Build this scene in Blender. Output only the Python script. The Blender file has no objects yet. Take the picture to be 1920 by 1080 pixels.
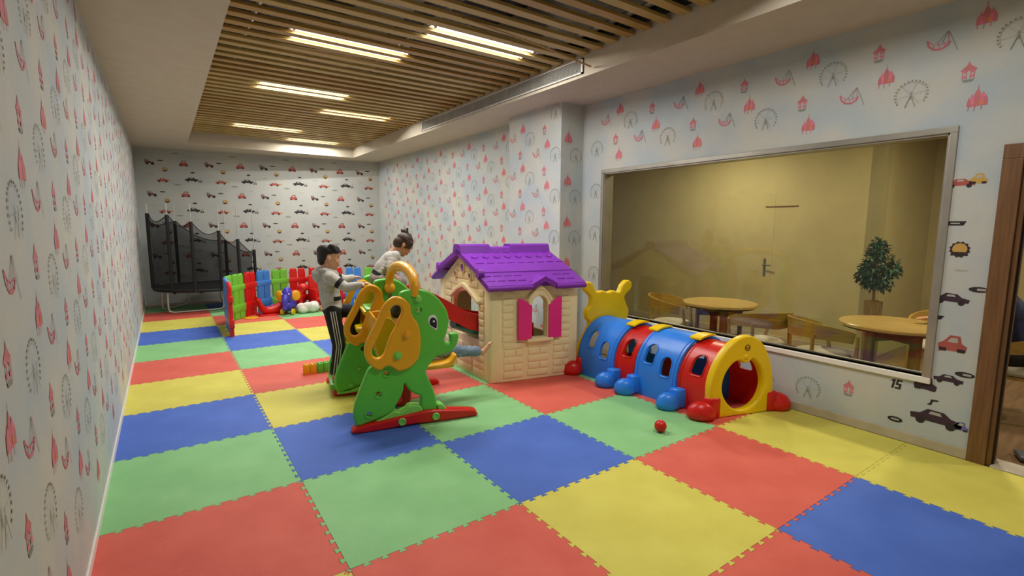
import bpy, bmesh, math, random
from mathutils import Vector, Matrix

# ------------------------------------------------------------------ camera, light, exposure
scene = bpy.context.scene
COL = scene.collection
random.seed(7)

def make_camera():
    f, yaw, pitch, roll = 925.09, math.radians(35.113), math.radians(7.1003), math.radians(0.26858)
    F = Vector((math.sin(yaw)*math.cos(pitch), math.cos(yaw)*math.cos(pitch), -math.sin(pitch)))
    r = Vector((math.cos(yaw), -math.sin(yaw), 0)); u = r.cross(F)
    rr = r*math.cos(roll) + u*math.sin(roll); uu = u*math.cos(roll) - r*math.sin(roll)
    m = Matrix((rr, uu, -F)).transposed().to_4x4()
    m.translation = Vector((0.39279, -3.19667, 1.61982))
    cam = bpy.data.cameras.new('camera'); cam.sensor_width = 36.0; cam.lens = f/1920*36.0
    cam.clip_start = 0.02; cam.clip_end = 100
    o = bpy.data.objects.new('camera', cam); o.matrix_world = m; COL.objects.link(o)
    scene.camera = o
make_camera()

world = bpy.data.worlds.new('world'); scene.world = world
world.use_nodes = True
world.node_tree.nodes['Background'].inputs[0].default_value = (0.9, 0.92, 1, 1)
world.node_tree.nodes['Background'].inputs[1].default_value = 0.05
vs = scene.view_settings
vs.view_transform = 'Standard'; vs.look = 'None'; vs.gamma = 1.0; vs.use_curve_mapping = False
vs.exposure = 0.42
LED_W = 15.0        # watts of each LED tube in the slatted ceiling
CAFE_W = 28.0       # watts of each unseen lamp added in the seating room behind the window
scene.cycles.max_bounces = 6; scene.cycles.diffuse_bounces = 4; scene.cycles.glossy_bounces = 2
scene.cycles.transmission_bounces = 2; scene.cycles.transparent_max_bounces = 8
scene.cycles.caustics_reflective = False; scene.cycles.caustics_refractive = False
scene.cycles.use_denoising = True
scene.cycles.use_adaptive_sampling = True; scene.cycles.adaptive_threshold = .02

# ------------------------------------------------------------------ materials
MATS = {}
def srgb(h):
    if isinstance(h, str):
        h = h.lstrip('#'); c = [int(h[i:i+2], 16)/255 for i in (0, 2, 4)]
    else: c = h
    return tuple(x/12.92 if x <= .04045 else ((x+.055)/1.055)**2.4 for x in c) + (1,)

def mat(name, color, rough=.5, var=.06, scale=6.0, bump=0.0, bscale=60, metal=0.0, spec=.5, emit=0, stretch=None, color2=None, coat=0, trans=0):
    if name in MATS: return MATS[name]
    m = bpy.data.materials.new(name); m.use_nodes = True
    nt = m.node_tree; b = nt.nodes['Principled BSDF']
    c = srgb(color)
    b.inputs['Roughness'].default_value = rough
    b.inputs['Metallic'].default_value = metal
    b.inputs['Specular IOR Level'].default_value = spec
    if coat: b.inputs['Coat Weight'].default_value = coat; b.inputs['Coat Roughness'].default_value = .15
    if trans: b.inputs['Transmission Weight'].default_value = trans
    tc = nt.nodes.new('ShaderNodeTexCoord'); mp = nt.nodes.new('ShaderNodeMapping')
    nt.links.new(tc.outputs['Object'], mp.inputs['Vector'])
    if stretch: mp.inputs['Scale'].default_value = stretch
    n = nt.nodes.new('ShaderNodeTexNoise'); n.inputs['Scale'].default_value = scale; n.inputs['Detail'].default_value = 4
    nt.links.new(mp.outputs['Vector'], n.inputs['Vector'])
    rp = nt.nodes.new('ShaderNodeValToRGB')
    c2 = srgb(color2) if color2 else tuple(max(0, x*(1-2*var)) for x in c[:3]) + (1,)
    c1 = c if color2 else tuple(min(1, x*(1+var)) for x in c[:3]) + (1,)
    rp.color_ramp.elements[0].position = .35; rp.color_ramp.elements[0].color = c2
    rp.color_ramp.elements[1].position = .65; rp.color_ramp.elements[1].color = c1
    nt.links.new(n.outputs['Fac'], rp.inputs['Fac'])
    nt.links.new(rp.outputs['Color'], b.inputs['Base Color'])
    if emit:
        nt.links.new(rp.outputs['Color'], b.inputs['Emission Color']); b.inputs['Emission Strength'].default_value = emit
    if bump:
        n2 = nt.nodes.new('ShaderNodeTexNoise'); n2.inputs['Scale'].default_value = bscale; n2.inputs['Detail'].default_value = 3
        nt.links.new(mp.outputs['Vector'], n2.inputs['Vector'])
        bp = nt.nodes.new('ShaderNodeBump'); bp.inputs['Strength'].default_value = bump; bp.inputs['Distance'].default_value = .01
        nt.links.new(n2.outputs['Fac'], bp.inputs['Height']); nt.links.new(bp.outputs['Normal'], b.inputs['Normal'])
    MATS[name] = m
    return m

M = {}
M['wallpaper'] = mat('wallpaper_sky', '#C3C3BA', .75, scale=2.2, color2='#AEBAC0', bump=.12, bscale=140)
M['carpaper'] = mat('wallpaper_white', '#B8B9B3', .75, scale=2.0, color2='#AEB2B0', bump=.1, bscale=140)
M['paint'] = mat('ceiling_paint', '#CBC1AE', .8, var=.02)
M['plain'] = mat('wall_paint', '#D2CDC2', .8, var=.02)
M['beige'] = mat('beige_wall', '#BFB280', .7, var=.03, scale=2)
M['subfloor'] = mat('subfloor', '#9A8F80', .7)
M['woodfloor'] = mat('wood_floor', '#86684F', .35, scale=3, stretch=(1, 9, 1), color2='#6E5540')
foam = dict(rough=.62, scale=3.0, bump=.25, bscale=220, spec=.35)
M['mr'] = mat('foam_red', '#E0695A', color2='#D65E50', **foam)
M['mg'] = mat('foam_green', '#92CE8E', color2='#86C483', **foam)
M['mb'] = mat('foam_blue', '#4F74D0', color2='#476BC6', **foam)
M['my'] = mat('foam_yellow', '#DCD462', color2='#D2C958', **foam)
M['slat'] = mat('slat_wood', '#C4A864', .42, scale=5, stretch=(.6, 14, 14), color2='#AE9150', spec=.6)
M['slat2'] = mat('slat_wood_dark', '#B8934E', .42, scale=5, stretch=(.6, 14, 14), color2='#A07C3C', spec=.6)
M['plenum'] = mat('plenum_concrete', '#6A6A66', .9, scale=4, color2='#3C3C3C')
M['galv'] = mat('galvanised_steel', '#B9BAB8', .35, metal=.8, scale=30)
M['duct'] = mat('duct_board', '#8E8A7C', .6, scale=5)
M['white'] = mat('white_enamel', '#E6E4DE', .4, var=.02)
M['led'] = mat('led_diffuser', '#FFFAF4', .4, var=.0, emit=7)
M['vent'] = mat('vent_aluminium', '#C8C8C0', .45, metal=.3)
M['ventdark'] = mat('vent_dark', '#2B2C2A', .8)
M['frame'] = mat('aluminium_frame', '#A8A49A', .35, metal=.6, scale=3)
M['brownwood'] = mat('door_wood', '#7B5632', .45, scale=4, stretch=(14, 14, .8), color2='#684729')
M['darkwood'] = mat('dark_gasket', '#2C1D13', .6)
M['baseboard'] = mat('baseboard_paint', '#B9AE96', .6)
pl = dict(rough=.33, var=.03, scale=4, bump=.06, bscale=30)
M['pgreen'] = mat('plastic_green', '#5FC642', **pl)
M['pgreen2'] = mat('plastic_light_green', '#84D65C', **pl)
M['pyellow'] = mat('plastic_amber', '#EEAC16', **pl)
M['pyel2'] = mat('plastic_yellow', '#F0CB08', **pl)
M['pred'] = mat('plastic_red', '#CF1712', **pl)
M['pblue'] = mat('plastic_blue', '#2A85F4', **pl)
M['pblue2'] = mat('plastic_mid_blue', '#3A79D4', **pl)
M['pteal'] = mat('plastic_teal', '#1F8490', **pl)
M['pcream'] = mat('plastic_cream', '#F3E5B4', rough=.45, var=.02, scale=4, bump=.05, bscale=30)
M['ppurple'] = mat('plastic_purple', '#7E2BB0', rough=.4, var=.04, scale=4, bump=.06, bscale=30)
M['ppink'] = mat('plastic_pink', '#EC2B8C', **pl)
M['pindigo'] = mat('plastic_indigo', '#4338B8', **pl)
M['fgreen'] = mat('fence_green', '#74C63C', **pl)
M['fred'] = mat('fence_red', '#D31B1B', **pl)
M['fblue'] = mat('fence_blue', '#3E86D8', **pl)
M['black'] = mat('black_print', '#17151A', .6)
M['pureWhite'] = mat('white_print', '#F0F0EC', .6, var=0)
M['blacksoft'] = mat('black_foam', '#131316', .7)
M['bed'] = mat('black_jump_fabric', '#17181A', .7)
M['skin'] = mat('skin', '#D9A384', .5, var=.04, scale=9, bump=.05)
M['skin2'] = mat('skin_tan', '#CC9270', .5, var=.04, scale=9, bump=.05)
M['hair'] = mat('hair_black', '#17110F', .45, var=.3, scale=60)
M['hair2'] = mat('hair_brown', '#3E2A1F', .5, var=.3, scale=60)
M['grey'] = mat('grey_fleece', '#C0BDB6', .9, var=.06, scale=30, bump=.3, bscale=60)
M['greydark'] = mat('grey_fleece_inner', '#86837D', .9, var=.06, scale=30)
M['ink'] = mat('black_fabric', '#141416', .8, var=.1, scale=20, bump=.15)
M['stripew'] = mat('white_trim', '#DDDAD2', .8)
M['floral'] = mat('pale_patterned_cotton', '#BFB0A6', .85, scale=22, color2='#8F7E7C')
M['jean'] = mat('washed_denim', '#8597AA', .85, scale=18, color2='#667A90', bump=.25, bscale=50)
M['navy'] = mat('navy_cloth', '#2A3157', .85, var=.1, scale=12)
M['lip'] = mat('lips', '#A85B4B', .5)
M['plush'] = mat('white_plush', '#E2DFD8', .9, scale=12, bump=.5, bscale=40)
M['chairwood'] = mat('ash_wood', '#B8913F', .4, scale=4, stretch=(1, 1, 9), color2='#A17C32')
M['tablewood'] = mat('table_top_wood', '#C2A361', .3, scale=3, stretch=(8, 1, 1), color2='#B39352')
M['legwood'] = mat('table_leg_wood', '#8A5E33', .4, scale=4, stretch=(8, 8, 1), color2='#744C27')
M['cushion'] = mat('cushion_cream', '#CFC7B4', .85)
M['leaf'] = mat('leaf_green', '#2F6146', .5, scale=9, color2='#1F4633')
M['pot'] = mat('pot_wood', '#8E7140', .5, scale=6, stretch=(9, 9, 1), color2='#6E552C')
M['steel'] = mat('white_steel_tube', '#C9CBC4', .3, metal=.5)
M['marble'] = mat('threshold_stone', '#C9BFAE', .35, scale=5, color2='#B7AC9A')
M['device'] = mat('grey_device', '#5B6066', .4)
# printed ink colours of the wallpaper
M['i_pink'] = mat('ink_pink', '#DB8497', .75, scale=40, color2='#D26C80')
M['i_red'] = mat('ink_red', '#C9757C', .75)
M['i_orange'] = mat('ink_orange', '#D98A45', .75)
M['i_olive'] = mat('ink_olive', '#8E8B76', .75)
M['i_grey'] = mat('ink_grey', '#8B9089', .75)
M['i_dark'] = mat('ink_dark', '#2C2326', .75)
M['i_plum'] = mat('ink_plum', '#3B2636', .75)
M['i_brick'] = mat('ink_brick', '#A8524A', .75)
M['i_maroon'] = mat('ink_maroon', '#6E4842', .75)
M['i_amber'] = mat('ink_amber', '#C09A4C', .75)
M['i_silver'] = mat('ink_silver', '#ABAAA2', .75)
M['i_violet'] = mat('ink_violet', '#6C6AA8', .75)

def glass_mat():
    m = bpy.data.materials.new('window_glass'); m.use_nodes = True
    nt = m.node_tree; nt.nodes.clear()
    o = nt.nodes.new('ShaderNodeOutputMaterial'); mx = nt.nodes.new('ShaderNodeMixShader')
    t = nt.nodes.new('ShaderNodeBsdfTransparent'); t.inputs[0].default_value = (.93, .93, .86, 1)
    g = nt.nodes.new('ShaderNodeBsdfGlossy'); g.inputs['Roughness'].default_value = .03
    lw = nt.nodes.new('ShaderNodeLayerWeight'); lw.inputs['Blend'].default_value = .5
    pw = nt.nodes.new('ShaderNodeMath'); pw.operation = 'POWER'; pw.inputs[1].default_value = 4.0
    fr = nt.nodes.new('ShaderNodeMath'); fr.operation = 'MULTIPLY_ADD'; fr.inputs[1].default_value = .5; fr.inputs[2].default_value = .035
    nt.links.new(lw.outputs['Facing'], pw.inputs[0]); nt.links.new(pw.outputs[0], fr.inputs[0])
    nt.links.new(fr.outputs[0], mx.inputs[0]); nt.links.new(t.outputs[0], mx.inputs[1]); nt.links.new(g.outputs[0], mx.inputs[2])
    nt.links.new(mx.outputs[0], o.inputs[0])
    return m
M['glass'] = glass_mat()

def net_mat():
    m = bpy.data.materials.new('net_mesh'); m.use_nodes = True
    nt = m.node_tree; nt.nodes.clear()
    o = nt.nodes.new('ShaderNodeOutputMaterial'); mx = nt.nodes.new('ShaderNodeMixShader')
    t = nt.nodes.new('ShaderNodeBsdfTransparent'); d = nt.nodes.new('ShaderNodeBsdfDiffuse'); d.inputs[0].default_value = (.012, .012, .014, 1)
    tc = nt.nodes.new('ShaderNodeTexCoord'); n = nt.nodes.new('ShaderNodeTexNoise'); n.inputs['Scale'].default_value = 5
    mr = nt.nodes.new('ShaderNodeMapRange'); mr.inputs['To Min'].default_value = .42; mr.inputs['To Max'].default_value = .62
    nt.links.new(tc.outputs['Object'], n.inputs['Vector']); nt.links.new(n.outputs['Fac'], mr.inputs[0])
    nt.links.new(mr.outputs[0], mx.inputs[0]); nt.links.new(t.outputs[0], mx.inputs[1]); nt.links.new(d.outputs[0], mx.inputs[2])
    nt.links.new(mx.outputs[0], o.inputs[0])
    return m
M['net'] = net_mat()

# ------------------------------------------------------------------ mesh helpers
def tag(o, label=None, cat=None, group=None, kind=None):
    if label: o['label'] = label
    if cat: o['category'] = cat
    if group: o['group'] = group
    if kind: o['kind'] = kind
    return o

def empty(name, loc, label=None, cat=None, group=None, rz=0):
    o = bpy.data.objects.new(name, None); o.empty_display_size = .1
    o.location = loc; o.rotation_euler = (0, 0, rz); COL.objects.link(o)
    return tag(o, label, cat, group)

def link(name, mesh, parent=None, loc=(0, 0, 0)):
    o = bpy.data.objects.new(name, mesh); COL.objects.link(o); o.location = loc
    if parent is not None: o.parent = parent
    return o

def catmull(pts, n=4, closed=True):
    out = []; N = len(pts)
    rng = range(N) if closed else range(N-1)
    for i in rng:
        g = lambda k: Vector(pts[k % N]) if closed else Vector(pts[min(max(k, 0), N-1)])
        p0, p1, p2, p3 = g(i-1), g(i), g(i+1), g(i+2)
        for j in range(n):
            t = j/n
            out.append(.5*((2*p1)+(p2-p0)*t+(2*p0-5*p1+4*p2-p3)*t*t+(3*p1-p0-3*p2+p3)*t**3))
    if not closed: out.append(Vector(pts[-1]))
    return [tuple(v) for v in out]

class MB:
    def __init__(s): s.v = []; s.f = []; s.mi = []; s.cur = 0
    def add(s, vs, fs):
        b = len(s.v); s.v += [Vector(v) for v in vs]
        for f in fs: s.f.append([b+i for i in f]); s.mi.append(s.cur)
    def box(s, c, d, bevel=0, rot=None):
        bm = bmesh.new(); bmesh.ops.create_cube(bm, size=1)
        for v in bm.verts: v.co = Vector((v.co.x*d[0], v.co.y*d[1], v.co.z*d[2]))
        if bevel: bmesh.ops.bevel(bm, geom=list(bm.edges), offset=min(bevel, min(d)*.45), segments=2, affect='EDGES', profile=.5)
        m = rot.to_4x4() if rot is not None else Matrix()
        s._bm(bm, Matrix.Translation(Vector(c)) @ m)
    def box2(s, lo, hi, bevel=0):
        s.box([(a+b)/2 for a, b in zip(lo, hi)], [abs(b-a) for a, b in zip(lo, hi)], bevel)
    def _bm(s, bm, m=Matrix()):
        bm.verts.ensure_lookup_table(); bm.verts.index_update()
        s.add([m @ v.co for v in bm.verts], [[v.index for v in f.verts] for f in bm.faces]); bm.free()
    def sphere(s, c, r, seg=16, rings=10, rot=None):
        if not hasattr(r, '__len__'): r = (r, r, r)
        bm = bmesh.new(); bmesh.ops.create_uvsphere(bm, u_segments=seg, v_segments=rings, radius=1)
        m = Matrix.Translation(Vector(c)) @ (rot.to_4x4() if rot is not None else Matrix()) @ Matrix.Diagonal((r[0], r[1], r[2], 1))
        s._bm(bm, m)
    def tube(s, path, r, n=10, closed=False, caps=True, flat=None):
        P = [Vector(p) for p in path]; N = len(P)
        R = r if hasattr(r, '__len__') else [r]*N
        up = None; rings = []
        for i in range(N):
            t = (P[(i+1) % N]-P[i-1]) if closed else (P[min(i+1, N-1)]-P[max(i-1, 0)])
            t.normalize()
            if up is None: up = Vector((0, 0, 1)) if abs(t.z) < .9 else Vector((1, 0, 0))
            x = t.cross(up)
            if x.length < 1e-5: x = t.orthogonal()
            x.normalize(); y = x.cross(t).normalized(); up = y
            k = flat or (1, 1)
            rings.append([P[i] + (x*math.cos(a)*k[0]+y*math.sin(a)*k[1])*R[i] for a in (2*math.pi*j/n for j in range(n))])
        vs = [v for g in rings for v in g]; fs = []
        M_ = N if closed else N-1
        for i in range(M_):
            a, b = i*n, ((i+1) % N)*n
            for j in range(n): fs.append([a+j, a+(j+1) % n, b+(j+1) % n, b+j])
        if caps and not closed:
            fs.append(list(range(n))[::-1]); fs.append([(N-1)*n+j for j in range(n)])
        s.add(vs, fs)
    def lathe(s, prof, c=(0, 0, 0), n=24, cap=True):
        vs = []; fs = []
        for r, z in prof:
            for j in range(n):
                a = 2*math.pi*j/n; vs.append((c[0]+r*math.cos(a), c[1]+r*math.sin(a), c[2]+z))
        for i in range(len(prof)-1):
            for j in range(n): fs.append([i*n+j, i*n+(j+1) % n, (i+1)*n+(j+1) % n, (i+1)*n+j])
        if cap: fs.append(list(range(n))[::-1]); fs.append([(len(prof)-1)*n+j for j in range(n)])
        s.add(vs, fs)
    def prism(s, poly, h0, h1, xf=None):
        n = len(poly); xf = xf or (lambda a, b, h: (a, b, h))
        vs = [xf(a, b, h0) for a, b in poly]+[xf(a, b, h1) for a, b in poly]
        fs = [list(range(n))[::-1], [n+i for i in range(n)]]
        for i in range(n): fs.append([i, (i+1) % n, n+(i+1) % n, n+i])
        s.add(vs, fs)
    def poly(s, pts, xf, h=0): s.add([xf(a, b, h) for a, b in pts], [list(range(len(pts)))])
    def mesh(s, name, mats, smooth=None, xf=None, fixn=True):
        me = bpy.data.meshes.new(name)
        vs = [xf(*v) for v in s.v] if xf else s.v
        me.from_pydata([tuple(v) for v in vs], [], s.f)
        for m in (mats if isinstance(mats, (list, tuple)) else [mats]): me.materials.append(m)
        me.polygons.foreach_set('material_index', s.mi)
        if fixn:
            bm = bmesh.new(); bm.from_mesh(me); bmesh.ops.recalc_face_normals(bm, faces=bm.faces); bm.to_mesh(me); bm.free()
        if smooth is not None:
            for p in me.polygons: p.use_smooth = True
            me.set_sharp_from_angle(angle=math.radians(smooth))
        me.update()
        return me
    def build(s, name, mats, parent=None, smooth=None, xf=None, loc=(0, 0, 0), fixn=True):
        return link(name, s.mesh(name, mats, smooth, xf, fixn), parent, loc)

def curve_panel(outlines, thick, bevel=.01, res=2):
    """flat sheet with holes from closed outlines in (x, y); thickness along z; returns an MB"""
    cu = bpy.data.curves.new('tmp', 'CURVE'); cu.dimensions = '2D'; cu.fill_mode = 'BOTH'
    bevel = min(bevel, thick*.45)
    cu.extrude = max(0, thick/2-bevel); cu.bevel_depth = bevel; cu.bevel_resolution = res; cu.offset = -bevel
    for pts in outlines:
        sp = cu.splines.new('POLY'); sp.points.add(len(pts)-1); sp.use_cyclic_u = True
        for p, q in zip(sp.points, pts): p.co = (q[0], q[1], 0, 1)
    o = bpy.data.objects.new('tmp', cu); COL.objects.link(o)
    dg = bpy.context.evaluated_depsgraph_get(); dg.update()
    me = o.evaluated_get(dg).to_mesh()
    mb = MB(); mb.add([v.co.copy() for v in me.vertices], [list(p.vertices) for p in me.polygons])
    o.evaluated_get(dg).to_mesh_clear()
    bpy.data.objects.remove(o); bpy.data.curves.remove(cu)
    return mb

def circle(cx, cy, r, n=16, ry=None): return [(cx+r*math.cos(2*math.pi*i/n), cy+(ry or r)*math.sin(2*math.pi*i/n)) for i in range(n)]

def dup(root, loc=None, rz=None, label=None, group=None, parent=None):
    r = root.copy(); COL.objects.link(r)
    if loc is not None: r.location = loc
    if rz is not None: r.rotation_euler = (0, 0, rz)
    if label: r['label'] = label
    if group: r['group'] = group
    if parent is not None: r.parent = parent
    for ch in list(root.children):
        c = ch.copy(); COL.objects.link(c); c.parent = r
        for g in list(ch.children):
            d = g.copy(); COL.objects.link(d); d.parent = c
    return r

def struct(o): o['kind'] = 'structure'; return o

# ------------------------------------------------------------------ room shell
CEIL = 3.16; COF = (0.88, 4.06, -3.6, 8.34); SLATZ = 3.385
XR, XP, XF = 4.93, 4.55, 4.82          # right wall near, pillar, right wall far
YB0, YB1 = 9.45, 8.80                  # back wall at the left and right end
WIN = (-2.05, 1.27, 0.53, 2.28)        # window opening y0 y1 z0 z1
DOOR = (-3.40, -2.43, 2.07)
TOP = 4.05

b = MB(); b.box2((-.12, -4.3, -.12), (5.08, 9.8, -.013)); floor = struct(b.build('floor', M['subfloor']))

# interlocking foam mats, each its own piece of the floor
COLS = 'mr', 'mg', 'mb', 'my'
def mat_color(c, r):
    t = {0: lambda r: (r+1) % 4, 1: lambda r: (r+2) % 4}
    if c in t: return COLS[t[c](r)]
    if c == 2: return COLS[{-4: 1, -3: 0, -2: 3, -1: 2, 0: 1, 1: 0, 2: 2, 3: 2, 4: 3, 5: 0, 6: 1, 7: 2, 8: 3}[r]]
    if c == 3: return COLS[{-4: 3, -3: 2, -2: 0, -1: 1, 0: 0, 1: 1, 2: 2, 3: 3, 4: 0, 5: 1, 6: 2, 7: 3, 8: 0}[r]]
    return COLS[{-4: 2, -3: 3, -2: 3, -1: 0, 0: 1, 1: 0, 2: 3, 3: 2, 4: 1, 5: 0, 6: 3, 7: 2, 8: 1}[r]]
def teeth(n=11, amp=.011):
    """zigzag of dovetail teeth along t 0..1, offset d"""
    pts = []
    for k in range(n):
        t0 = (k+.5)/(n+.0)*1.0 - .5/n
        a = t0+.20/n; c = t0+.80/n
        pts += [(a+.06/n, -amp), (a-.10/n, amp), (c+.10/n, amp), (c-.06/n, -amp)]
    return pts
TEETH = teeth()
MATMESH = {}
def mat_mesh(w, h, straight, key):
    k = (round(w, 3), round(h, 3), straight, key)
    if k in MATMESH: return MATMESH[k]
    g = .0012; L, B_, R, T = straight
    pts = [(g, g)]
    pts += [] if B_ else [(t*w, d+g) for t, d in TEETH]
    pts += [(w-g, g)] + ([] if R else [(w-d-g, t*h) for t, d in [(t, -d) for t, d in TEETH]])
    pts += [(w-g, h-g)] + ([] if T else [(t*w, h+d-g) for t, d in reversed(TEETH)])
    pts += [(g, h-g)] + ([] if L else [(d+g, t*h) for t, d in reversed(TEETH)])
    m = MB(); m.prism(pts, -.012, 0)
    me = m.mesh('mat_tile', M[key]); MATMESH[k] = me
    return me
for c in range(5):
    for r in range(-4, 9):
        w = 1.0
        if c == 4: w = .915 if r < 1 else (.54 if r < 3 else .80)
        h = 1.0 if r < 8 else .72
        link('mat_tile', mat_mesh(w, h, (c == 0, r == -4, c == 4, r == 8), mat_color(c, r)), floor, (c, r, 0))

def wall_mesh(boxes, name, m, parent=None):
    w = MB()
    for lo, hi in boxes: w.box2(lo, hi)
    return w.build(name, m, parent)
wall_left = struct(wall_mesh([((-.12, -4.3, -.013), (0, 9.6, TOP))], 'wall_left', M['wallpaper']))
b = MB(); SLP = (YB1-YB0)/4.85; b.prism([(-.12, YB0-.12*SLP), (5.1, YB0+5.1*SLP), (5.1, YB0+5.1*SLP+.12), (-.12, YB0+.15)], -.013, TOP)
wall_back = struct(b.build('wall_back', M['carpaper']))
wall_front = struct(wall_mesh([((-.12, -4.3, -.013), (XR+.15, -4.2, TOP))], 'wall_front', M['plain']))
y0, y1, z0, z1 = WIN; XO = XR+.15
wall_right = struct(wall_mesh([
    ((XR, -4.3, -.013), (XO, DOOR[0], TOP)), ((XR, DOOR[0], DOOR[2]), (XO, DOOR[1], TOP)),
    ((XR, DOOR[1], -.013), (XO, y0, TOP)), ((XR, y0, -.013), (XO, y1, z0)), ((XR, y0, z1), (XO, y1, TOP)),
    ((XR, y1, -.013), (XO, 1.68, TOP)), ((XP, 1.66, -.013), (XO, 2.80, TOP)), ((XF, 2.80, -.013), (XO, 9.2, TOP))],
    'wall_right', M['wallpaper']))
# baseboards
b = MB(); b.box2((0, -4.2, 0), (.012, 9.3, .05), .003); struct(b.build('baseboard_left', M['white']))
b = MB(); b.box2((XR-.012, DOOR[1]+.0, 0), (XR, 1.66, .075), .003); struct(b.build('baseboard_right', M['baseboard']))

# ceiling soffit and coffer
cx0, cx1, cy0, cy1 = COF
b = MB()
b.box2((0, -4.2, CEIL), (cx0, 9.5, CEIL+.06)); b.box2((cx1, -4.2, CEIL), (XR, 9.3, CEIL+.06))
b.box2((cx0, cy1, CEIL), (cx1, 9.5, CEIL+.06)); b.box2((cx0, -4.2, CEIL), (cx1, cy0, CEIL+.06))
b.box2((cx0-.03, cy0, CEIL+.06), (cx0, cy1, 3.44)); b.box2((cx1, cy0, CEIL+.06), (cx1+.03, cy1, 3.44))
b.box2((cx0, cy1, CEIL+.06), (cx1, cy1+.03, 3.44)); b.box2((cx0, cy0-.03, CEIL+.06), (cx1, cy0, 3.44))
ceiling = struct(b.build('ceiling', M['paint']))
b = MB(); b.box2((-.12, -4.3, 3.98), (XO, 9.8, TOP)); struct(b.build('ceiling_slab', M['plenum']))

# wooden slats hung across the coffer
sm = []
for k, key in enumerate(('slat', 'slat2')):
    b = MB(); b.box((0, 0, 0), (cx1-cx0-.01, .092, .03), .003); sm.append(b.mesh('slat', M[key]))
ny = int((cy1-cy0)/.2)
for k in range(ny):
    y = cy0+.12+k*.2
    o = link('slat', sm[1 if random.random() < .3 else 0], ceiling, ((cx0+cx1)/2, y, SLATZ+random.uniform(-.002, .002)))
    o.rotation_euler = (0, 0, random.uniform(-.002, .002))
# steel carriers above the slats
cm = MB(); cm.box((0, 0, 0), (.04, cy1-cy0, .02), .002); cmesh = cm.mesh('carrier_rail', M['galv'])
for x in (1.22, 2.46, 3.72): link('carrier_rail', cmesh, ceiling, (x, (cy0+cy1)/2, SLATZ+.027))
cm = MB(); cm.tube([(0, 0, 0), (0, 0, .56)], .004, 6); hm = cm.mesh('hanger_rod', M['galv'])
for x in (1.22, 2.46, 3.68):
    for y in [-2+1.15*k for k in range(9)]: link('hanger_rod', hm, ceiling, (x, y, SLATZ+.04))
# ducts and boards in the ceiling void
b = MB(); b.box2((2.0, -3.4, 3.66), (2.5, 8.2, 3.95), .01); b.box2((3.66, -1.9, 3.52), (4.0, 4.8, 3.9), .01)
tag(b.build('air_duct', M['duct']), 'grey air duct running above the wooden ceiling slats', 'duct')
b = MB(); b.tube([(1.0, -3, 3.72), (1.3, 0, 3.74), (1.25, 4, 3.7), (1.3, 8, 3.72)], .035, 8)
tag(b.build('conduit_pipe', M['galv'], smooth=40), 'thin steel conduit pipe in the void above the ceiling slats', 'pipe')
# loose strip hanging out of the slats
b = MB(); b.tube([(2.59, .655, 3.362), (3.4, .632, 3.30), (4.03, .612, 3.222)], .011, 6, flat=(1.3, .6))
tag(b.build('loose_wood_strip', M['slat2']), 'thin loose wooden strip hanging diagonally below the ceiling slats', 'wood strip')

# LED battens
def led(x0, x1, y, label):
    """batten with two tubes that sit in neighbouring gaps between the slats"""
    cx = (x0+x1)/2; t = empty('led_batten', (cx, y, SLATZ), label, 'ceiling lamp', 'led battens above the ceiling slats')
    L = x1-x0
    h = MB(); h.box((0, 0, .062), (L+.04, .28, .03), .006); h.build('housing', M['white'], t)
    for s in (-1, 1):
        q = MB(); q.tube([(-L/2, s*.1, .012), (L/2, s*.1, .012)], .014, 10); q.build('led_tube', M['led'], t, smooth=40)
        for e in (-1, 1):
            q = MB(); q.box((e*(L/2+.008), s*.1, .022), (.018, .03, .055), .003); q.build('end_cap', M['white'], t)
        li = bpy.data.lights.new('led_light', 'AREA'); li.shape = 'RECTANGLE'; li.size = L; li.size_y = .026
        li.energy = LED_W; li.color = (1, .965, .905)
        lo = bpy.data.objects.new('led_light', li); COL.objects.link(lo); lo.parent = t; lo.location = (0, s*.1, -.004)
for x0, x1, y, lab in (
    (1.5, 2.58, 1.92, 'lit LED batten left of the diagonal loose strip, nearest in the left row'),
    (1.5, 2.58, 3.92, 'long bright LED batten in the left row, second in view above the slats'),
    (1.55, 2.62, 6.92, 'lit LED batten in the left row close to the car wallpaper wall'),
    (2.52, 3.60, 1.12, 'lit LED batten beside the hanging loose strip, nearest in the right row'),
    (2.54, 3.56, 4.92, 'lit LED batten in the right row, middle of the slatted ceiling'),
    (2.62, 3.58, 7.92, 'farthest LED batten at the back edge of the slatted ceiling'),
    (2.52, 3.60, -1.88, 'unseen LED batten added near the doorway end to brighten near faces and right wall')): led(x0, x1, y, lab)  # this last batten is out of view, added to brighten the near end

# air vent grille in the right face of the coffer
t = empty('air_vent', (cx1, 2.7, 3.27), 'long aluminium air conditioning grille below the right edge of the slats', 'air vent')
b = MB(); b.box((-.004, 0, -.0), (.008, 3.9, .15)); b.build('vent_back', M['ventdark'], t)
b = MB()
for lo, hi in (((-.02, -1.95, -.075), (0, 1.95, -.062)), ((-.02, -1.95, .062), (0, 1.95, .075)), ((-.02, -1.95, -.075), (0, -1.93, .075)), ((-.02, 1.93, -.075), (0, 1.95, .075))): b.box2(lo, hi)
b.build('vent_frame', M['white'], t)
lm = MB(); lm.box((0, 0, 0), (.012, 3.86, .006), rot=Matrix.Rotation(.5, 3, 'Y')); lmm = lm.mesh('louver', M['vent'])
for k in range(7): link('louver', lmm, t, (-.013, 0, -.051+k*.017))
fm = MB(); fm.box((0, 0, 0), (.006, .004, .125)); fmm = fm.mesh('fin', M['vent'])
for k in range(60): link('fin', fmm, t, (-.008, -1.89+k*.064, 0))

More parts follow.
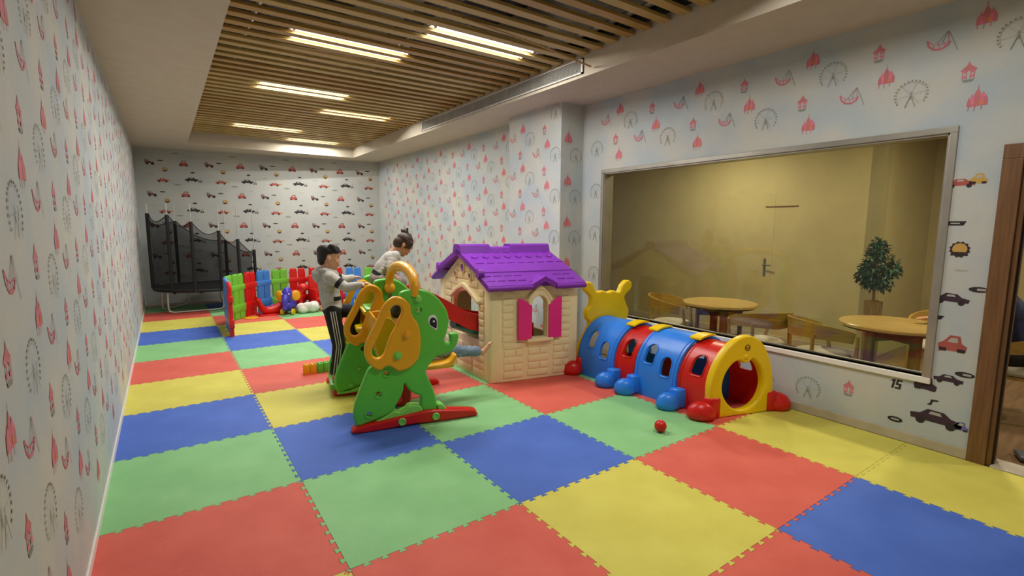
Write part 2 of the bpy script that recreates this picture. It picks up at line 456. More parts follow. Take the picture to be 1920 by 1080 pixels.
# ------------------------------------------------------------------ printed wallpaper
INK = ['i_pink', 'i_red', 'i_orange', 'i_olive', 'i_grey', 'i_dark', 'i_plum', 'i_brick', 'i_maroon', 'i_amber', 'i_silver', 'i_violet', 'pureWhite']
IDX = {k: i for i, k in enumerate(INK)}
def seg(p, q, w):
    d = Vector((q[0]-p[0], q[1]-p[1])); n = Vector((-d.y, d.x)).normalized()*w/2
    return [(p[0]-n.x, p[1]-n.y), (q[0]-n.x, q[1]-n.y), (q[0]+n.x, q[1]+n.y), (p[0]+n.x, p[1]+n.y)]
def castle():
    P = []
    P.append(('i_pink', [(-.05, -.04), (.05, -.04), (.045, .01), (.03, .03), (-.03, .03), (-.045, .01)]))
    for x, w, h, k in ((0, .018, .055, 'i_red'), (-.03, .014, .02, 'i_pink'), (.032, .015, .03, 'i_pink'), (-.047, .011, -.005, 'i_red'), (.05, .011, 0, 'i_red')):
        P.append((k, [(x-w, -.04), (x+w, -.04), (x+w, h), (x, h+.035), (x-w, h)]))
    P.append(('i_red', seg((0, .08), (0, .115), .004)))
    P.append(('i_orange', [(.012, -.03), (.03, -.03), (.03, -.005), (.02, .004), (.012, -.005)]))
    for x, l in ((-.045, .03), (-.01, .035), (.03, .028)): P.append(('i_red', seg((x, -.04), (x-.004, -.04-l), .005)))
    return P
def wheel():
    P = []
    for k in range(19):
        a = math.radians(-35+k*250/18); x, y = .098*math.cos(a), .098*math.sin(a)
        P.append(('i_olive', [(x+.0065*math.cos(j*math.pi/3), y+.0065*math.sin(j*math.pi/3)) for j in range(6)]))
    for k in range(30):
        a, c = math.radians(-35+k*250/30), math.radians(-35+(k+1)*250/30)
        P.append(('i_silver', seg((.088*math.cos(a), .088*math.sin(a)), (.088*math.cos(c), .088*math.sin(c)), .0022)))
    P.append(('i_olive', seg((0, .0), (-.03, -.085), .005))); P.append(('i_olive', seg((0, .0), (.03, -.085), .005)))
    P.append(('i_olive', seg((0, .02), (0, -.03), .006)))
    for k in range(6):
        a = math.radians(k*60+10); P.append(('i_silver', seg((0, 0), (.085*math.cos(a), .085*math.sin(a)), .0018)))
    return P
def carousel():
    P = [('i_red', [(-.05, .02), (.05, .02), (.012, .055), (0, .085), (-.012, .055)]), ('i_pink', [(-.045, .018), (-.02, -.004), (0, .016), (.02, -.004), (.045, .018)])]
    for x in (-.034, -.012, .012, .034): P.append(('i_red', seg((x, .01), (x, -.045), .005)))
    for x in (-.024, .02): P.append(('i_pink', [(x-.014, -.02), (x+.014, -.016), (x+.01, -.034), (x-.012, -.036)]))
    P.append(('i_grey', [(-.036, -.048), (.036, -.048), (.024, -.066), (-.024, -.066)]))
    return P
def ship():
    P = []; arc = [(-.085, .035), (-.075, -.005), (-.045, -.035), (-.005, -.042), (.03, -.025), (.045, .0)]
    for p, q in zip(arc, arc[1:]): P.append(('i_red', seg(p, q, .012)))
    inner = [(-.085, .035), (-.055, .005), (-.02, -.01), (.02, -.005), (.045, .0)]
    for p, q in zip(inner, inner[1:]): P.append(('i_pink', seg(p, q, .005)))
    for x in (-.05, -.02, .01): P.append(('i_pink', seg((x, .0), (x+.01, -.035), .006)))
    P += [('i_grey', seg((.03, .075), (.09, -.07), .004)), ('i_grey', seg((.03, .075), (.0, .0), .004)), ('i_grey', seg((.03, .075), (-.03, .0), .003)), ('i_red', seg((.03, .07), (.035, .0), .004))]
    return P
sc_ = lambda P, k: [(c, [(x*k, y*k) for x, y in pts]) for c, pts in P]
MOTIFS = [(0, 0, sc_(castle(), .88)), (-.165, -.15, wheel()), (-.475, -.07, sc_(carousel(), .9)), (.22, -.095, ship())]
OFF = .0012
# on the right wall the viewer's right is -y: motif x runs along -y
def lattice_y(X, ya, yb, za, zb, avoid=None, face=-1, parent=None, ph=(1.04, 3.0)):
    b = MB()
    for k in range(-30, 31):
        for m in range(-3, 9):
            for ds, dz, polys in MOTIFS:
                y = ph[0]-k*.535+ds; z = ph[1]-m*.525-(.2625 if k % 2 else 0)+dz
                if y-.09 < ya or y+.09 > yb or z-.09 < za or z+.09 > zb: continue
                if avoid and avoid(y, z): continue
                for n_, (key, pts) in enumerate(polys):
                    b.cur = IDX[key]
                    b.add([(X+face*.00012*n_, y+face*x, z+q) for x, q in pts], [list(range(len(pts)))])
    return b.build('wallpaper_print', [M[k] for k in INK], parent, fixn=False)
def near_avoid(y, z):
    if WIN[0]-.16 < y < WIN[1]+.14 and WIN[2]-.16 < z < WIN[3]+.16: return True
    if y < -1.72 and z < 2.2: return True
    return y < -2.2 and z < 2.35
lattice_y(XR-OFF, -4.1, 1.64, .08, CEIL, near_avoid, -1, wall_right)
lattice_y(XP-OFF, 1.68, 2.79, .03, CEIL, None, -1, wall_right, (2.47, 2.94))
lattice_y(XF-OFF, 2.8, 8.6, .03, CEIL, None, -1, wall_right, (3.34, 2.98))
lattice_y(OFF, -4.1, 9.2, .08, CEIL, None, 1, wall_left, (.31, 2.86))
# pillar's narrow face towards the camera
b = MB()
for m in range(7):
    z = 2.72-.525*m
    for n_, (key, pts) in enumerate(castle()): b.cur = IDX[key]; b.add([(XP+.12+x, 1.66-OFF-.00012*n_, z+q) for x, q in pts], [list(range(len(pts)))])
    for n_, (key, pts) in enumerate(wheel()): b.cur = IDX[key]; b.add([(XP+.25+x, 1.66-OFF-.00005*n_, z-.2+q) for x, q in pts], [list(range(len(pts)))])
b.build('wallpaper_print', [M[k] for k in INK], wall_right, fixn=False)

# plain little vehicles printed on the back wall
def car_side(body, k=1.0, low=False):
    P = [(body, [(-.1*k, -.02*k), (.1*k, -.02*k), (.105*k, .008*k), (.06*k, .016*k), (.03*k, .04*k if not low else .03*k), (-.035*k, .042*k if not low else .03*k), (-.065*k, .014*k), (-.105*k, .008*k)])]
    P.append(('i_silver', [(-.03*k, .018*k), (.025*k, .018*k), (.015*k, .033*k), (-.022*k, .033*k)]))
    for x in (-.06*k, .06*k): P.append(('i_dark', [(x+.02*k*math.cos(j*math.pi/4), -.022*k+.02*k*math.sin(j*math.pi/4)) for j in range(8)]))
    return P
def tractor(body):
    P = [(body, [(-.07, -.03), (.02, -.03), (.03, .01), (-.02, .015), (-.02, .05), (-.08, .055), (-.08, 0)]), ('i_dark', [(.05+.03*math.cos(j*math.pi/4), -.03+.03*math.sin(j*math.pi/4)) for j in range(8)]), ('i_dark', [(-.04+.022*math.cos(j*math.pi/4), -.035+.022*math.sin(j*math.pi/4)) for j in range(8)])]
    P.append(('i_silver', [(-.065, .02), (-.035, .02), (-.035, .043), (-.065, .045)]))
    return P
def bug(body):
    return [(body, [(-.075, -.05), (.075, -.05), (.08, -.01), (.05, .01), (.04, .06), (-.015, .062), (-.05, .015), (-.08, -.005)]), ('i_silver', [(-.03, .012), (.03, .012), (.025, .045), (-.008, .045)]), ('i_dark', [(-.07, -.055), (-.03, -.055), (-.03, -.03), (-.07, -.03)]), ('i_dark', [(.03, -.055), (.07, -.055), (.07, -.03), (.03, -.03)])]
def badge(): return [('i_maroon', circle(0, 0, .045, 12)), ('i_amber', circle(0, .008, .034, 10)), ('i_dark', [(-.034, -.03), (.034, -.03), (.028, -.012), (-.028, -.012)])]
def pill(k, w=.055, h=.011): return [(k, circle(0, 0, w, 10, h))]
def jeep(): return [('i_grey', [(-.035, -.04), (.035, -.04), (.03, -.005), (.012, 0), (.012, .06), (.002, .06), (.0, 0), (-.03, -.01)]), ('i_dark', circle(-.02, -.04, .014, 8)), ('i_dark', circle(.02, -.04, .014, 8))]
BM = [(.46, 2.53, car_side('i_brick')), (.5, 2.537, [('i_amber', [(.05, -.01), (.12, -.005), (.1, .012), (.05, .01)])]), (.96, 2.565, car_side('i_dark', 1.12)), (.84, 2.89, bug('i_brick')), (.26, 2.89, tractor('i_maroon')), (.51, 2.75, badge()),
      (.44, 2.93, pill('i_dark')), (.99, 2.71, pill('i_dark', .04, .016)), (.71, 2.45, pill('i_grey', .065, .016)), (1.02, 2.995, pill('i_silver', .05, .01)), (.28, 2.66, pill('i_silver', .06, .01)), (.28, 2.63, pill('i_silver', .045, .006)), (1.11, 2.565, jeep())]
bd = Vector((4.85, YB1-YB0, 0)).normalized(); bnn = Vector((bd.y, -bd.x, 0))
def bxf(s, z, n=0): p = Vector((0, YB0, 0))+bd*s+bnn*(OFF+.0002*n); return (p.x, p.y, z)
b = MB()
for i in range(-1, 5):
    for j in range(-1, 5):
        for s, z, polys in BM:
            S = s+1.036*i; Zc = z-.635*j
            if S < .1 or S > 4.8 or Zc > 3.1 or Zc < .1: continue
            for n_, (key, pts) in enumerate(polys):
                b.cur = IDX[key]; b.add([bxf(S+x, Zc+q, n_) for x, q in pts], [list(range(len(pts)))])
b.build('wallpaper_print', [M[k] for k in INK], wall_back, fixn=False)

# larger plain vehicles and marks on the strip of wallpaper beside the door
def stickers():
    b = MB()
    def put(y, z, polys, k=1.0, rot=0):
        c, s = math.cos(rot), math.sin(rot)
        for n_, (key, pts) in enumerate(polys):
            b.cur = IDX[key]; b.add([(XR-OFF-.0002*n_, y-(x*c-q*s)*k, z+(x*s+q*c)*k) for x, q in pts], [list(range(len(pts)))])
    put(-2.135, 1.93, car_side('i_brick', .75)); put(-2.225, 1.955, bug('i_amber'), .6)
    put(-2.135, 1.655, [('i_dark', [(-.05, -.014), (.04, -.014), (.055, .016), (-.05, .016)]), ('i_silver', [(-.03, -.003), (.02, -.003), (.02, .005), (-.03, .005)])])
    gear = []
    for k in range(24): gear.append(((.062 if k % 2 else .052)*math.cos(k*math.pi/12), (.062 if k % 2 else .052)*math.sin(k*math.pi/12)))
    put(-2.17, 1.475, [('i_dark', gear), ('i_amber', circle(0, .004, .043, 14)), ('i_dark', [(-.05, -.045), (.05, -.045), (.045, -.018), (-.045, -.018)])], .95)
    put(-2.19, 1.33, pill('i_silver', .04, .006))
    for y, z in ((-2.295, 1.205), (-2.275, .60)): put(y, z, [('i_dark', circle(0, 0, .055, 12, .02)), ('i_silver', [(-.01, -.007), (.035, -.007), (.035, .008), (-.01, .008)])])
    put(-2.155, 1.125, car_side('i_plum', .95), rot=-.05); put(-2.10, .985, [('i_dark', [(-.02, -.015), (.01, -.015), (.03, .012), (-.01, .014)])])
    put(-2.19, .805, bug('i_brick'), 1.0); put(-2.14, .76, [('i_brick', [(-.03, -.02), (.0, -.01), (-.01, .0)])])
    put(-1.86, .515, []); put(-2.065, .48, bug('i_plum'), .85); put(-2.19, .545, car_side('i_plum', .8))
    put(-2.12, .36, [('i_dark', [(-.03, -.03), (-.008, -.03), (.0, .0), (.03, .005), (.03, .016), (-.012, .014), (-.018, -.018), (-.03, -.02)])])
    put(-2.145, .235, car_side('i_plum', 1.45), rot=-.02); put(-2.285, .225, bug('i_violet'), .55)
    put(-1.905, .155, [('i_dark', circle(0, 0, .05, 10, .022)), ('i_silver', [(-.025, -.006), (.025, -.006), (.025, .007), (-.025, .007)])])
    # the number 15
    bar = lambda x0, y0, x1, y1: ('i_dark', [(x0+.15*y0, y0), (x1+.15*y0, y0), (x1+.15*y1, y1), (x0+.15*y1, y1)])
    put(-1.895, .432, [bar(-.036, -.045, -.018, .045), bar(-.048, .022, -.036, .037), bar(-.008, .029, .036, .045), bar(-.008, -.004, .008, .045), bar(-.008, -.008, .036, .008), bar(.020, -.045, .036, .008), bar(-.008, -.045, .036, -.029)], .8)
    b.build('wallpaper_print', [M[k] for k in INK], wall_right, fixn=False)
stickers()

# ------------------------------------------------------------------ window to the seating room
y0, y1, z0, z1 = WIN
win = empty('window_1', (XR, (y0+y1)/2, z0)); struct(win)
def rel(b, o): 
    L = Vector(o.location)
    for v in b.v: v -= L
    return b
b = MB()
fw = .045
b.box2((XR-.014, y0-fw, z1), (XR+.12, y1+fw, z1+fw), .004); b.box2((XR-.014, y0-fw, z0-.02), (XR+.12, y0, z1), .004); b.box2((XR-.014, y1, z0-.02), (XR+.12, y1+fw, z1), .004)
b.box2((XR, y0, z0), (XO, y0+.012, z1)); b.box2((XR, y1-.012, z0), (XO, y1, z1)); b.box2((XR, y0, z1-.012), (XO, y1, z1))
rel(b, win).build('window_frame', M['frame'], win)
b = MB(); b.box2((XR-.02, y0-fw, z0-.045), (XR+.13, y1+fw, z0), .006); rel(b, win).build('window_sill', M['white'], win)
b = MB(); b.box2((XR+.076, y0+.011, z0+.001), (XR+.082, y1-.011, z1-.011)); rel(b, win).build('glass_pane', M['glass'], win)
b = MB(); b.box2((XR+.065, y0+.012, z0), (XR+.095, y1-.012, z0+.005)); rel(b, win).build('gasket', M['darkwood'], win)
# door frame
dr = empty('door_1', (XR, (DOOR[0]+DOOR[1])/2, 0)); struct(dr)
b = MB()
for ya, yb in ((DOOR[1]-.005, DOOR[1]+.095), (DOOR[0]-.095, DOOR[0]+.005)): b.box2((XR-.022, ya, 0), (XR+.002, yb, DOOR[2]+.0), .004)
b.box2((XR-.022, DOOR[0]-.095, DOOR[2]), (XR+.002, DOOR[1]+.095, DOOR[2]+.095), .004)
rel(b, dr).build('architrave', M['brownwood'], dr)
b = MB()
b.box2((XR, DOOR[1]-.03, 0), (XO, DOOR[1], DOOR[2])); b.box2((XR, DOOR[0], 0), (XO, DOOR[0]+.03, DOOR[2])); b.box2((XR, DOOR[0], DOOR[2]-.03), (XO, DOOR[1], DOOR[2]))
rel(b, dr).build('jamb', M['brownwood'], dr)
b = MB(); b.box2((XR+.03, DOOR[1]-.042, 0), (XR+.05, DOOR[1]-.03, DOOR[2]-.03)); rel(b, dr).build('door_seal', M['darkwood'], dr)
b = MB(); b.box2((XR-.02, DOOR[0]+.03, -.012), (XO+.02, DOOR[1]-.03, .012), .004); struct(b.build('trim_1', M['marble']))

# ------------------------------------------------------------------ seating room behind the window
b = MB(); b.box2((XO, -6.2, -.12), (9.3, 5.2, -.002)); struct(b.build('floor_wood', M['woodfloor']))
b = MB(); b.box2((7.45, -.85, 0), (7.6, 5.2, 3.0)); b.box2((7.45, -.85, 0), (9.3, -.7, 3.0)); struct(b.build('wall_beige', M['beige']))
b = MB(); b.box2((9.2, -6.2, 0), (9.3, -.85, 3.0)); b.box2((XO, -6.3, 0), (9.3, -6.2, 3.0)); b.box2((XO, 5.1, 0), (7.6, 5.2, 3.0)); struct(b.build('wall_beige_far', M['beige']))
b = MB(); b.box2((XO, -6.3, 2.9), (9.3, 5.2, 3.0)); struct(b.build('ceiling_seating', M['paint']))
b = MB(); b.box2((7.435, -.84, 0), (7.45, 5.1, .09), .003); struct(b.build('baseboard_beige', M['baseboard']))
dl = empty('door_2', (7.45, .9, 0)); struct(dl)
b = MB(); b.box2((7.447, .42, .01), (7.45, 1.32, 2.1)); rel(b, dl).build('door_leaf', M['beige'], dl)
b = MB(); b.box2((7.435, .50, .93), (7.447, .53, 1.18), .003); b.tube([(7.43, .515, 1.09), (7.39, .515, 1.09), (7.385, .40, 1.09)], .009, 8); rel(b, dl).build('door_handle', M['device'], dl)
b = MB(); b.box2((7.435, .11, 1.91), (7.45, .55, 1.925), .003)
tag(b.build('wall_rail', M['legwood']), 'thin dark horizontal rail on the beige wall behind the window', 'rail')
def added_cafe_lamp(x, y, lab):  # ceiling lamp out of view, added to light the seating room
    t = empty('added_room_lamp', (x, y, 2.895), lab, 'ceiling lamp', 'unseen lamps added to light the seating room')
    q = MB(); q.lathe([(.16, 0), (.16, -.03), (.14, -.04), (.13, -.03)], n=20); q.build('lamp_ring', M['white'], t, smooth=40)
    q = MB(); q.lathe([(.13, -.03), (.001, -.032)], n=20); q.build('diffuser', M['led'], t)
    li = bpy.data.lights.new('added_room_light', 'AREA'); li.shape = 'DISK'; li.size = .26; li.energy = CAFE_W; li.color = (1, .89, .66)
    lo = bpy.data.objects.new('added_room_light', li); COL.objects.link(lo); lo.parent = t; lo.location = (0, 0, -.045)
added_cafe_lamp(6.3, .9, 'unseen round ceiling lamp added over the far round table of the seating room')
added_cafe_lamp(6.4, -1.9, 'unseen round ceiling lamp added over the near round table of the seating room')
added_cafe_lamp(6.9, -4.2, 'unseen round ceiling lamp added to the seating room outside the doorway')

def make_table(loc, label, rz=0, r=.41):
    t = empty('round_table', loc, label, 'table', 'round tables of the seating room', rz)
    q = MB(); q.lathe([(r-.012, .715), (r, .722), (r, .742), (r-.008, .75)], n=40); q.build('table_top', M['tablewood'], t, smooth=35)
    q = MB(); q.lathe([(r-.05, .700), (r-.03, .700), (r-.03, .715), (r-.05, .715)], n=40); q.build('top_edge', M['darkwood'], t)
    for k in range(4):
        a = math.pi/4+k*math.pi/2; q = MB()
        q.box((.24*math.cos(a), .24*math.sin(a), .35), (.085, .03, .70), .004, Matrix.Rotation(a+math.pi/2, 3, 'Z')); q.build('leg', M['legwood'], t)
    q = MB(); q.box((0, 0, .62), (.46, .03, .06), .003, Matrix.Rotation(math.pi/4, 3, 'Z')); q.box((0, 0, .62), (.46, .03, .06), .003, Matrix.Rotation(-math.pi/4, 3, 'Z')); q.build('apron', M['legwood'], t)
    return t
make_table((5.70, .10, 0), 'round wooden table behind the glass, left of the potted tree')
make_table((5.86, -1.56, 0), 'round wooden table behind the glass, in front of the potted tree', .3, .43)

def make_chair():
    t = empty('tub_chair', (0, 0, 0), 'x', 'chair', 'bent wood chairs of the seating room')
    q = MB(); q.lathe([(.001, .47), (.20, .47), (.235, .45), (.24, .43), (.22, .405), (.001, .40)], n=28, cap=False); q.build('seat_cushion', M['cushion'], t, smooth=50)
    q = MB(); q.lathe([(.001, .40), (.23, .40), (.23, .375), (.001, .375)], n=28, cap=False); q.build('seat', M['chairwood'], t, smooth=35)
    # curved band for back and arms, open to +x
    q = MB(); n = 22; vs = []; fs = []
    for i in range(n+1):
        a = math.radians(62+i*(360-124)/n); w = abs(i/n-.5)*2
        zt = .785-.10*w**2; zb = zt-.17+.07*w
        for rr, z in ((.265, zb), (.285, zb), (.30, zt), (.28, zt)): vs.append((rr*math.cos(a), rr*math.sin(a), z))
    for i in range(n):
        for k in range(4): fs.append([i*4+k, i*4+(k+1) % 4, (i+1)*4+(k+1) % 4, (i+1)*4+k])
    fs += [[0, 1, 2, 3], [n*4+k for k in (3, 2, 1, 0)]]
    q.add(vs, fs); q.build('backrest', M['chairwood'], t, smooth=40)
    for sx, sy in ((1, 1), (1, -1), (-1, 1), (-1, -1)):
        zt = .66 if sx < 0 else .655
        q = MB(); q.tube([(sx*.235, sy*.20, 0), (sx*.20 if sx > 0 else -.20, sy*.2, .40), (sx*.17 if sx > 0 else -.20, sy*(.245 if sx > 0 else .21), zt)], [.014, .019, .016], 8); q.build('leg', M['chairwood'], t, smooth=40)
    return t
c0 = make_chair(); c0.location = (5.52, .62, 0); c0.rotation_euler = (0, 0, math.radians(-65)); c0['label'] = 'bent wood chair at the far side of the left round table'
for loc, a, lab in (((5.44, -.53, 0), 62, 'bent wood chair with back to the glass between the two tables'),
                    ((5.43, -1.14, 0), -38, 'bent wood chair with white seat at the near left of the right table'),
                    ((6.75, -1.72, 0), 170, 'bent wood chair beyond the right table, back just above the seated person'),
                    ((6.30, -2.33, 0), 108, 'bent wood chair under the seated person, seen through the brown doorway')):
    dup(c0, loc, math.radians(a), lab)

def plant():
    t = empty('potted_tree', (6.95, -1.02, 0), 'green potted tree in a tall wooden planter in the corner behind the window', 'plant')
    q = MB(); q.lathe([(.075, 0), (.085, .4), (.095, .80), (.075, .80), (.073, .77)], n=4); q.build('planter', M['pot'], t)
    q = MB(); q.lathe([(.001, .775), (.06, .775)], n=12, cap=False); q.build('soil', M['darkwood'], t)
    q = MB(); q.tube([(0, 0, .77), (.01, .01, .95), (-.01, 0, 1.15), (0, .01, 1.4)], [.016, .014, .011, .006], 8)
    for a in range(7): q.tube([(0, 0, 1.0+.05*a), (.12*math.cos(a*2.4), .12*math.sin(a*2.4), 1.12+.05*a)], [.007, .003], 6)
    q.build('trunk', M['legwood'], t, smooth=50)
    q = MB(); rnd = random.Random(3)
    lumps = [((0, 0, 1.40), .09), ((0, .05, 1.30), .09), ((0, -.06, 1.26), .10), ((.04, .10, 1.17), .09), ((-.03, -.15, 1.16), .09), ((-.05, .02, 1.18), .11), ((0, .14, 1.10), .08), ((0, -.19, 1.22), .06), ((.02, 0, 1.47), .05), ((.0, .06, 1.04), .10), ((0, -.08, 1.03), .09)]
    for c, r in lumps:
        for k in range(110):
            d = Vector((rnd.gauss(0, 1), rnd.gauss(0, 1), rnd.gauss(0, 1))).normalized()*r*rnd.uniform(.35, 1)
            p = Vector((c[0]*.85, c[1]*.85, c[2]-.02))+d; ax = (d+Vector((0, 0, rnd.uniform(-.12, .02)))).normalized(); sd = ax.cross(Vector((rnd.random(), rnd.random(), 1))).normalized()
            L = rnd.uniform(.04, .065); w = L*.28; up = sd.cross(ax)*L*.12
            q.add([p, p+ax*L*.45+sd*w+up, p+ax*L, p+ax*L*.45-sd*w+up], [[0, 1, 2], [0, 2, 3]])
    tag(q.build('foliage', M['leaf'], t, fixn=False), kind='stuff')
plant()
b = MB(); b.box((5.27, -2.56, .025), (.16, .06, .035), .012, Matrix.Rotation(.4, 3, 'Z'))
tag(b.build('floor_gadget', M['device']), 'small dark grey gadget on the floor just outside the doorway', 'gadget')

# ------------------------------------------------------------------ elephant slide with swing bay
A0 = Vector((1.543, .585, 0)); UU = Vector((.978, -.21, 0)); VV = Vector((.21, .978, 0))
def S(u, v, z): return A0+UU*u+VV*v+Vector((0, 0, z))
def Sl(u, v, z): return UU*u+VV*v+Vector((0, 0, z))     # relative to the slide's root
BODY = [(0.017, 0.045), (-0.011, 0.075), (-0.021, 0.152), (-0.006, 0.234), (0.021, 0.304), (0.063, 0.404), (0.11, 0.503), (.18, .53), (.25, .60), (.31, .75), (.375, .88), (.405, .95), (.40, 1.0), (.37, 1.05), (0.365, 1.083), (0.39, 1.105), (0.442, 1.115), (0.519, 1.118), (0.581, 1.103), (0.635, 1.069), (0.684, 1.022), (0.728, 0.961), (0.753, 0.904), (0.762, 0.848), (0.759, 0.813), (0.745, 0.752), (0.722, 0.69), (0.734, 0.661), (0.763, 0.655), (0.773, 0.673), (0.77, 0.724), (0.806, 0.737), (0.841, 0.725), (0.841, 0.674), (0.818, 0.618), (0.785, 0.583), (0.708, 0.559), (0.644, 0.543), (0.612, 0.505), (0.581, 0.47), (0.564, 0.425), (0.591, 0.351), (0.622, 0.275), (0.643, 0.194), (0.65, 0.132), (0.647, 0.095), (0.608, 0.088), (0.537, 0.094), (0.516, 0.128), (0.513, 0.223), (0.481, 0.244), (0.429, 0.283), (0.398, 0.325), (0.383, 0.349), (0.369, 0.28), (0.338, 0.219), (0.311, 0.174), (0.292, 0.138), (0.229, 0.104), (0.152, 0.078), (0.082, 0.06)]
RAILO = [(0.017, 0.03), (0.027, 0.053), (0.082, 0.055), (0.152, 0.071), (0.239, 0.107), (0.292, 0.137), (0.338, 0.121), (0.39, 0.14), (0.418, 0.164), (0.501, 0.155), (0.527, 0.118), (0.537, 0.095), (0.647, 0.09), (0.65, 0.135), (0.672, 0.145), (0.692, 0.14), (0.72, 0.111), (0.733, 0.075), (0.725, 0.055), (0.543, 0.05), (0.30, 0.04)]
EAR = [(0.077, 0.669), (0.078, 0.622), (0.094, 0.572), (0.129, 0.525), (0.174, 0.494), (0.202, 0.493), (0.23, 0.514), (0.268, 0.515), (0.3, 0.492), (0.328, 0.469), (0.38, 0.471), (0.439, 0.497), (0.478, 0.537), (0.496, 0.561), (0.513, 0.64), (0.515, 0.751), (0.495, 0.845), (0.466, 0.887), (0.443, 0.939), (0.442, 0.982), (0.421, 1.022), (0.379, 1.058), (0.328, 1.072), (0.291, 1.062), (0.244, 1.022), (0.21, 0.968), (0.172, 0.878), (0.119, 0.784), (0.09, 0.725)]
EHOLE = [(0.27, 0.947), (0.289, 0.982), (0.327, 1.003), (0.362, 0.985), (0.368, 0.94), (0.338, 0.878), (0.322, 0.835), (0.283, 0.771), (0.254, 0.701), (0.224, 0.622), (0.186, 0.592), (0.15, 0.6), (0.133, 0.635), (0.139, 0.683), (0.172, 0.747), (0.206, 0.811), (0.235, 0.876)]
BHOLES = [(0.247, 0.454), (0.176, 0.289), (0.099, 0.134), (0.511, 0.949)]
BOLTS = [(0.503, 1.042, 'pgreen2'), (0.401, 0.762, 'pyellow'), (0.326, 0.602, 'pgreen2')]
BAR = [(-0.019, 0.004), (0.001, 0.05), (0.229, 0.078), (0.467, 0.102), (0.53, 0.108), (0.632, 0.105), (0.957, 0.058), (0.978, 0.04), (0.978, 0.004), (0.63, 0.004), (.45, .012), (.24, .004)]

slide = empty('elephant_slide', A0, 'green and yellow plastic elephant climbing slide with red chute and swing bay', 'slide')
def vxf(v0): return lambda x, y, z: Sl(x, v0-z, y)      # curve panel (x, y, z) -> slide frame, z towards the viewer
def elephant_side(u0, v0, holes, near):
    sh = lambda P: [(x+u0, y) for x, y in P]
    p = curve_panel([catmull(sh(BODY), 4)]+[circle(x+u0, y, .021, 14) for x, y in holes], .075, .018)
    side = p.build('side_panel', M['pgreen'], slide, 45, vxf(v0))
    for x, y in holes:                                   # moulded rims round the through holes
        r = curve_panel([circle(x+u0, y, .036, 18), circle(x+u0, y, .024, 16)], .012, .004)
        r.build('hole_rim', M['pgreen'], side, 45, vxf(v0-.037))
    e = curve_panel([catmull(sh(EAR), 4), catmull(sh(EHOLE), 4)], .06, .016)
    ear = e.build('ear', M['pyellow'], side, 45, vxf(v0-.045)); ear['label'] = 'amber yellow ear with a long hand hole'
    for x, y, k in BOLTS:
        q = MB(); q.lathe([(.034, 0), (.034, .006), (.024, .01), (.021, .026), (.012, .03), (.001, .03)], n=14, cap=False)
        dv = -.037 if x > .5 else -.074
        q.build('bolt', M[k], side, 40, (lambda X, Y, Z, x=x, y=y, dv=dv: Sl(x+u0+X, v0+dv-Z, y+Y)))
    r = curve_panel([catmull(sh(RAILO), 3)], .09, .012); r.build('foot_rail', M['pgreen2'], slide, 45, vxf(v0))
    q = curve_panel([catmull(sh(BAR), 2)], .11, .014); bar = q.build('base_bar', M['pred'], slide, 45, vxf(v0-.02 if near else v0+.05))
    for x, y in ((.351, .05), (.628, .055)):
        q = MB(); q.lathe([(.032, 0), (.032, .008), (.026, .014), (.022, .014), (.02, .008), (.001, .008)], n=16, cap=False)
        q.build('bar_bolt', M['pgreen2'], bar, 40, (lambda X, Y, Z, x=x, y=y: Sl(x+u0+X, v0-(.074 if near else .004)-Z, y+Y)))
    return side
pa = elephant_side(0, 0, BHOLES, True)
pb = elephant_side(-.085, .90, BHOLES[:1]+BHOLES[3:], False)
pc = elephant_side(-.12, 1.36, [], False)
# extra bolts on the second panel
for x, y in ((.116, .261), (.036, .112)):
    q = MB(); q.lathe([(.036, 0), (.036, .004), (.03, .004), (.03, -.002), (.02, -.002), (.02, .012), (.001, .012)], n=16, cap=False)
    q.build('bolt', M['pgreen2'], pb, 40, (lambda X, Y, Z, x=x, y=y: Sl(x+X, .862-Z, y+Y)))
# printed eyes
def drop(pts, key, v, name, par): 
    q = curve_panel([catmull(pts, 3)], .003, .001); q.build(name, M[key], par, None, vxf(v))
for par, u0, v0 in ((pa, 0, 0), (pb, -.085, .90)):
    sh = lambda P: [(x+u0, y) for x, y in P]
    drop(sh([(0.587, 0.863), (0.597, 0.893), (0.625, 0.904), (0.649, 0.89), (0.661, 0.852), (0.656, 0.777), (0.617, 0.8), (0.593, 0.826)]), 'pureWhite', v0-.0385, 'eye_white', par)
    drop(sh([(0.596, 0.853), (0.609, 0.877), (0.631, 0.88), (0.652, 0.862), (0.656, 0.833), (0.651, 0.789), (0.617, 0.808), (0.599, 0.825)]), 'black', v0-.0405, 'pupil', par)
    drop(sh(circle(.631, .849, .009, 8)), 'pureWhite', v0-.0425, 'eye_glint', par)
# yellow arch joining the first two panels over the swing bay
path = [(.475, -.01, 1.06), (.485, .0, 1.14), (.488, .07, 1.205), (.48, .19, 1.25), (.47, .36, 1.268), (.455, .52, 1.263), (.44, .68, 1.235), (.43, .79, 1.18), (.425, .85, 1.11), (.425, .86, 1.03)]
q = MB(); q.tube([Sl(*p) for p in catmull(path, 4, False)], .046, 14, flat=(1.0, .85)); arch = q.build('swing_arch', M['pyellow'], slide, 50)
q = MB(); q.sphere(Sl(.425, .845, 1.03), .052, 16, 10); q.build('arch_knob', M['pyellow'], arch, 60)
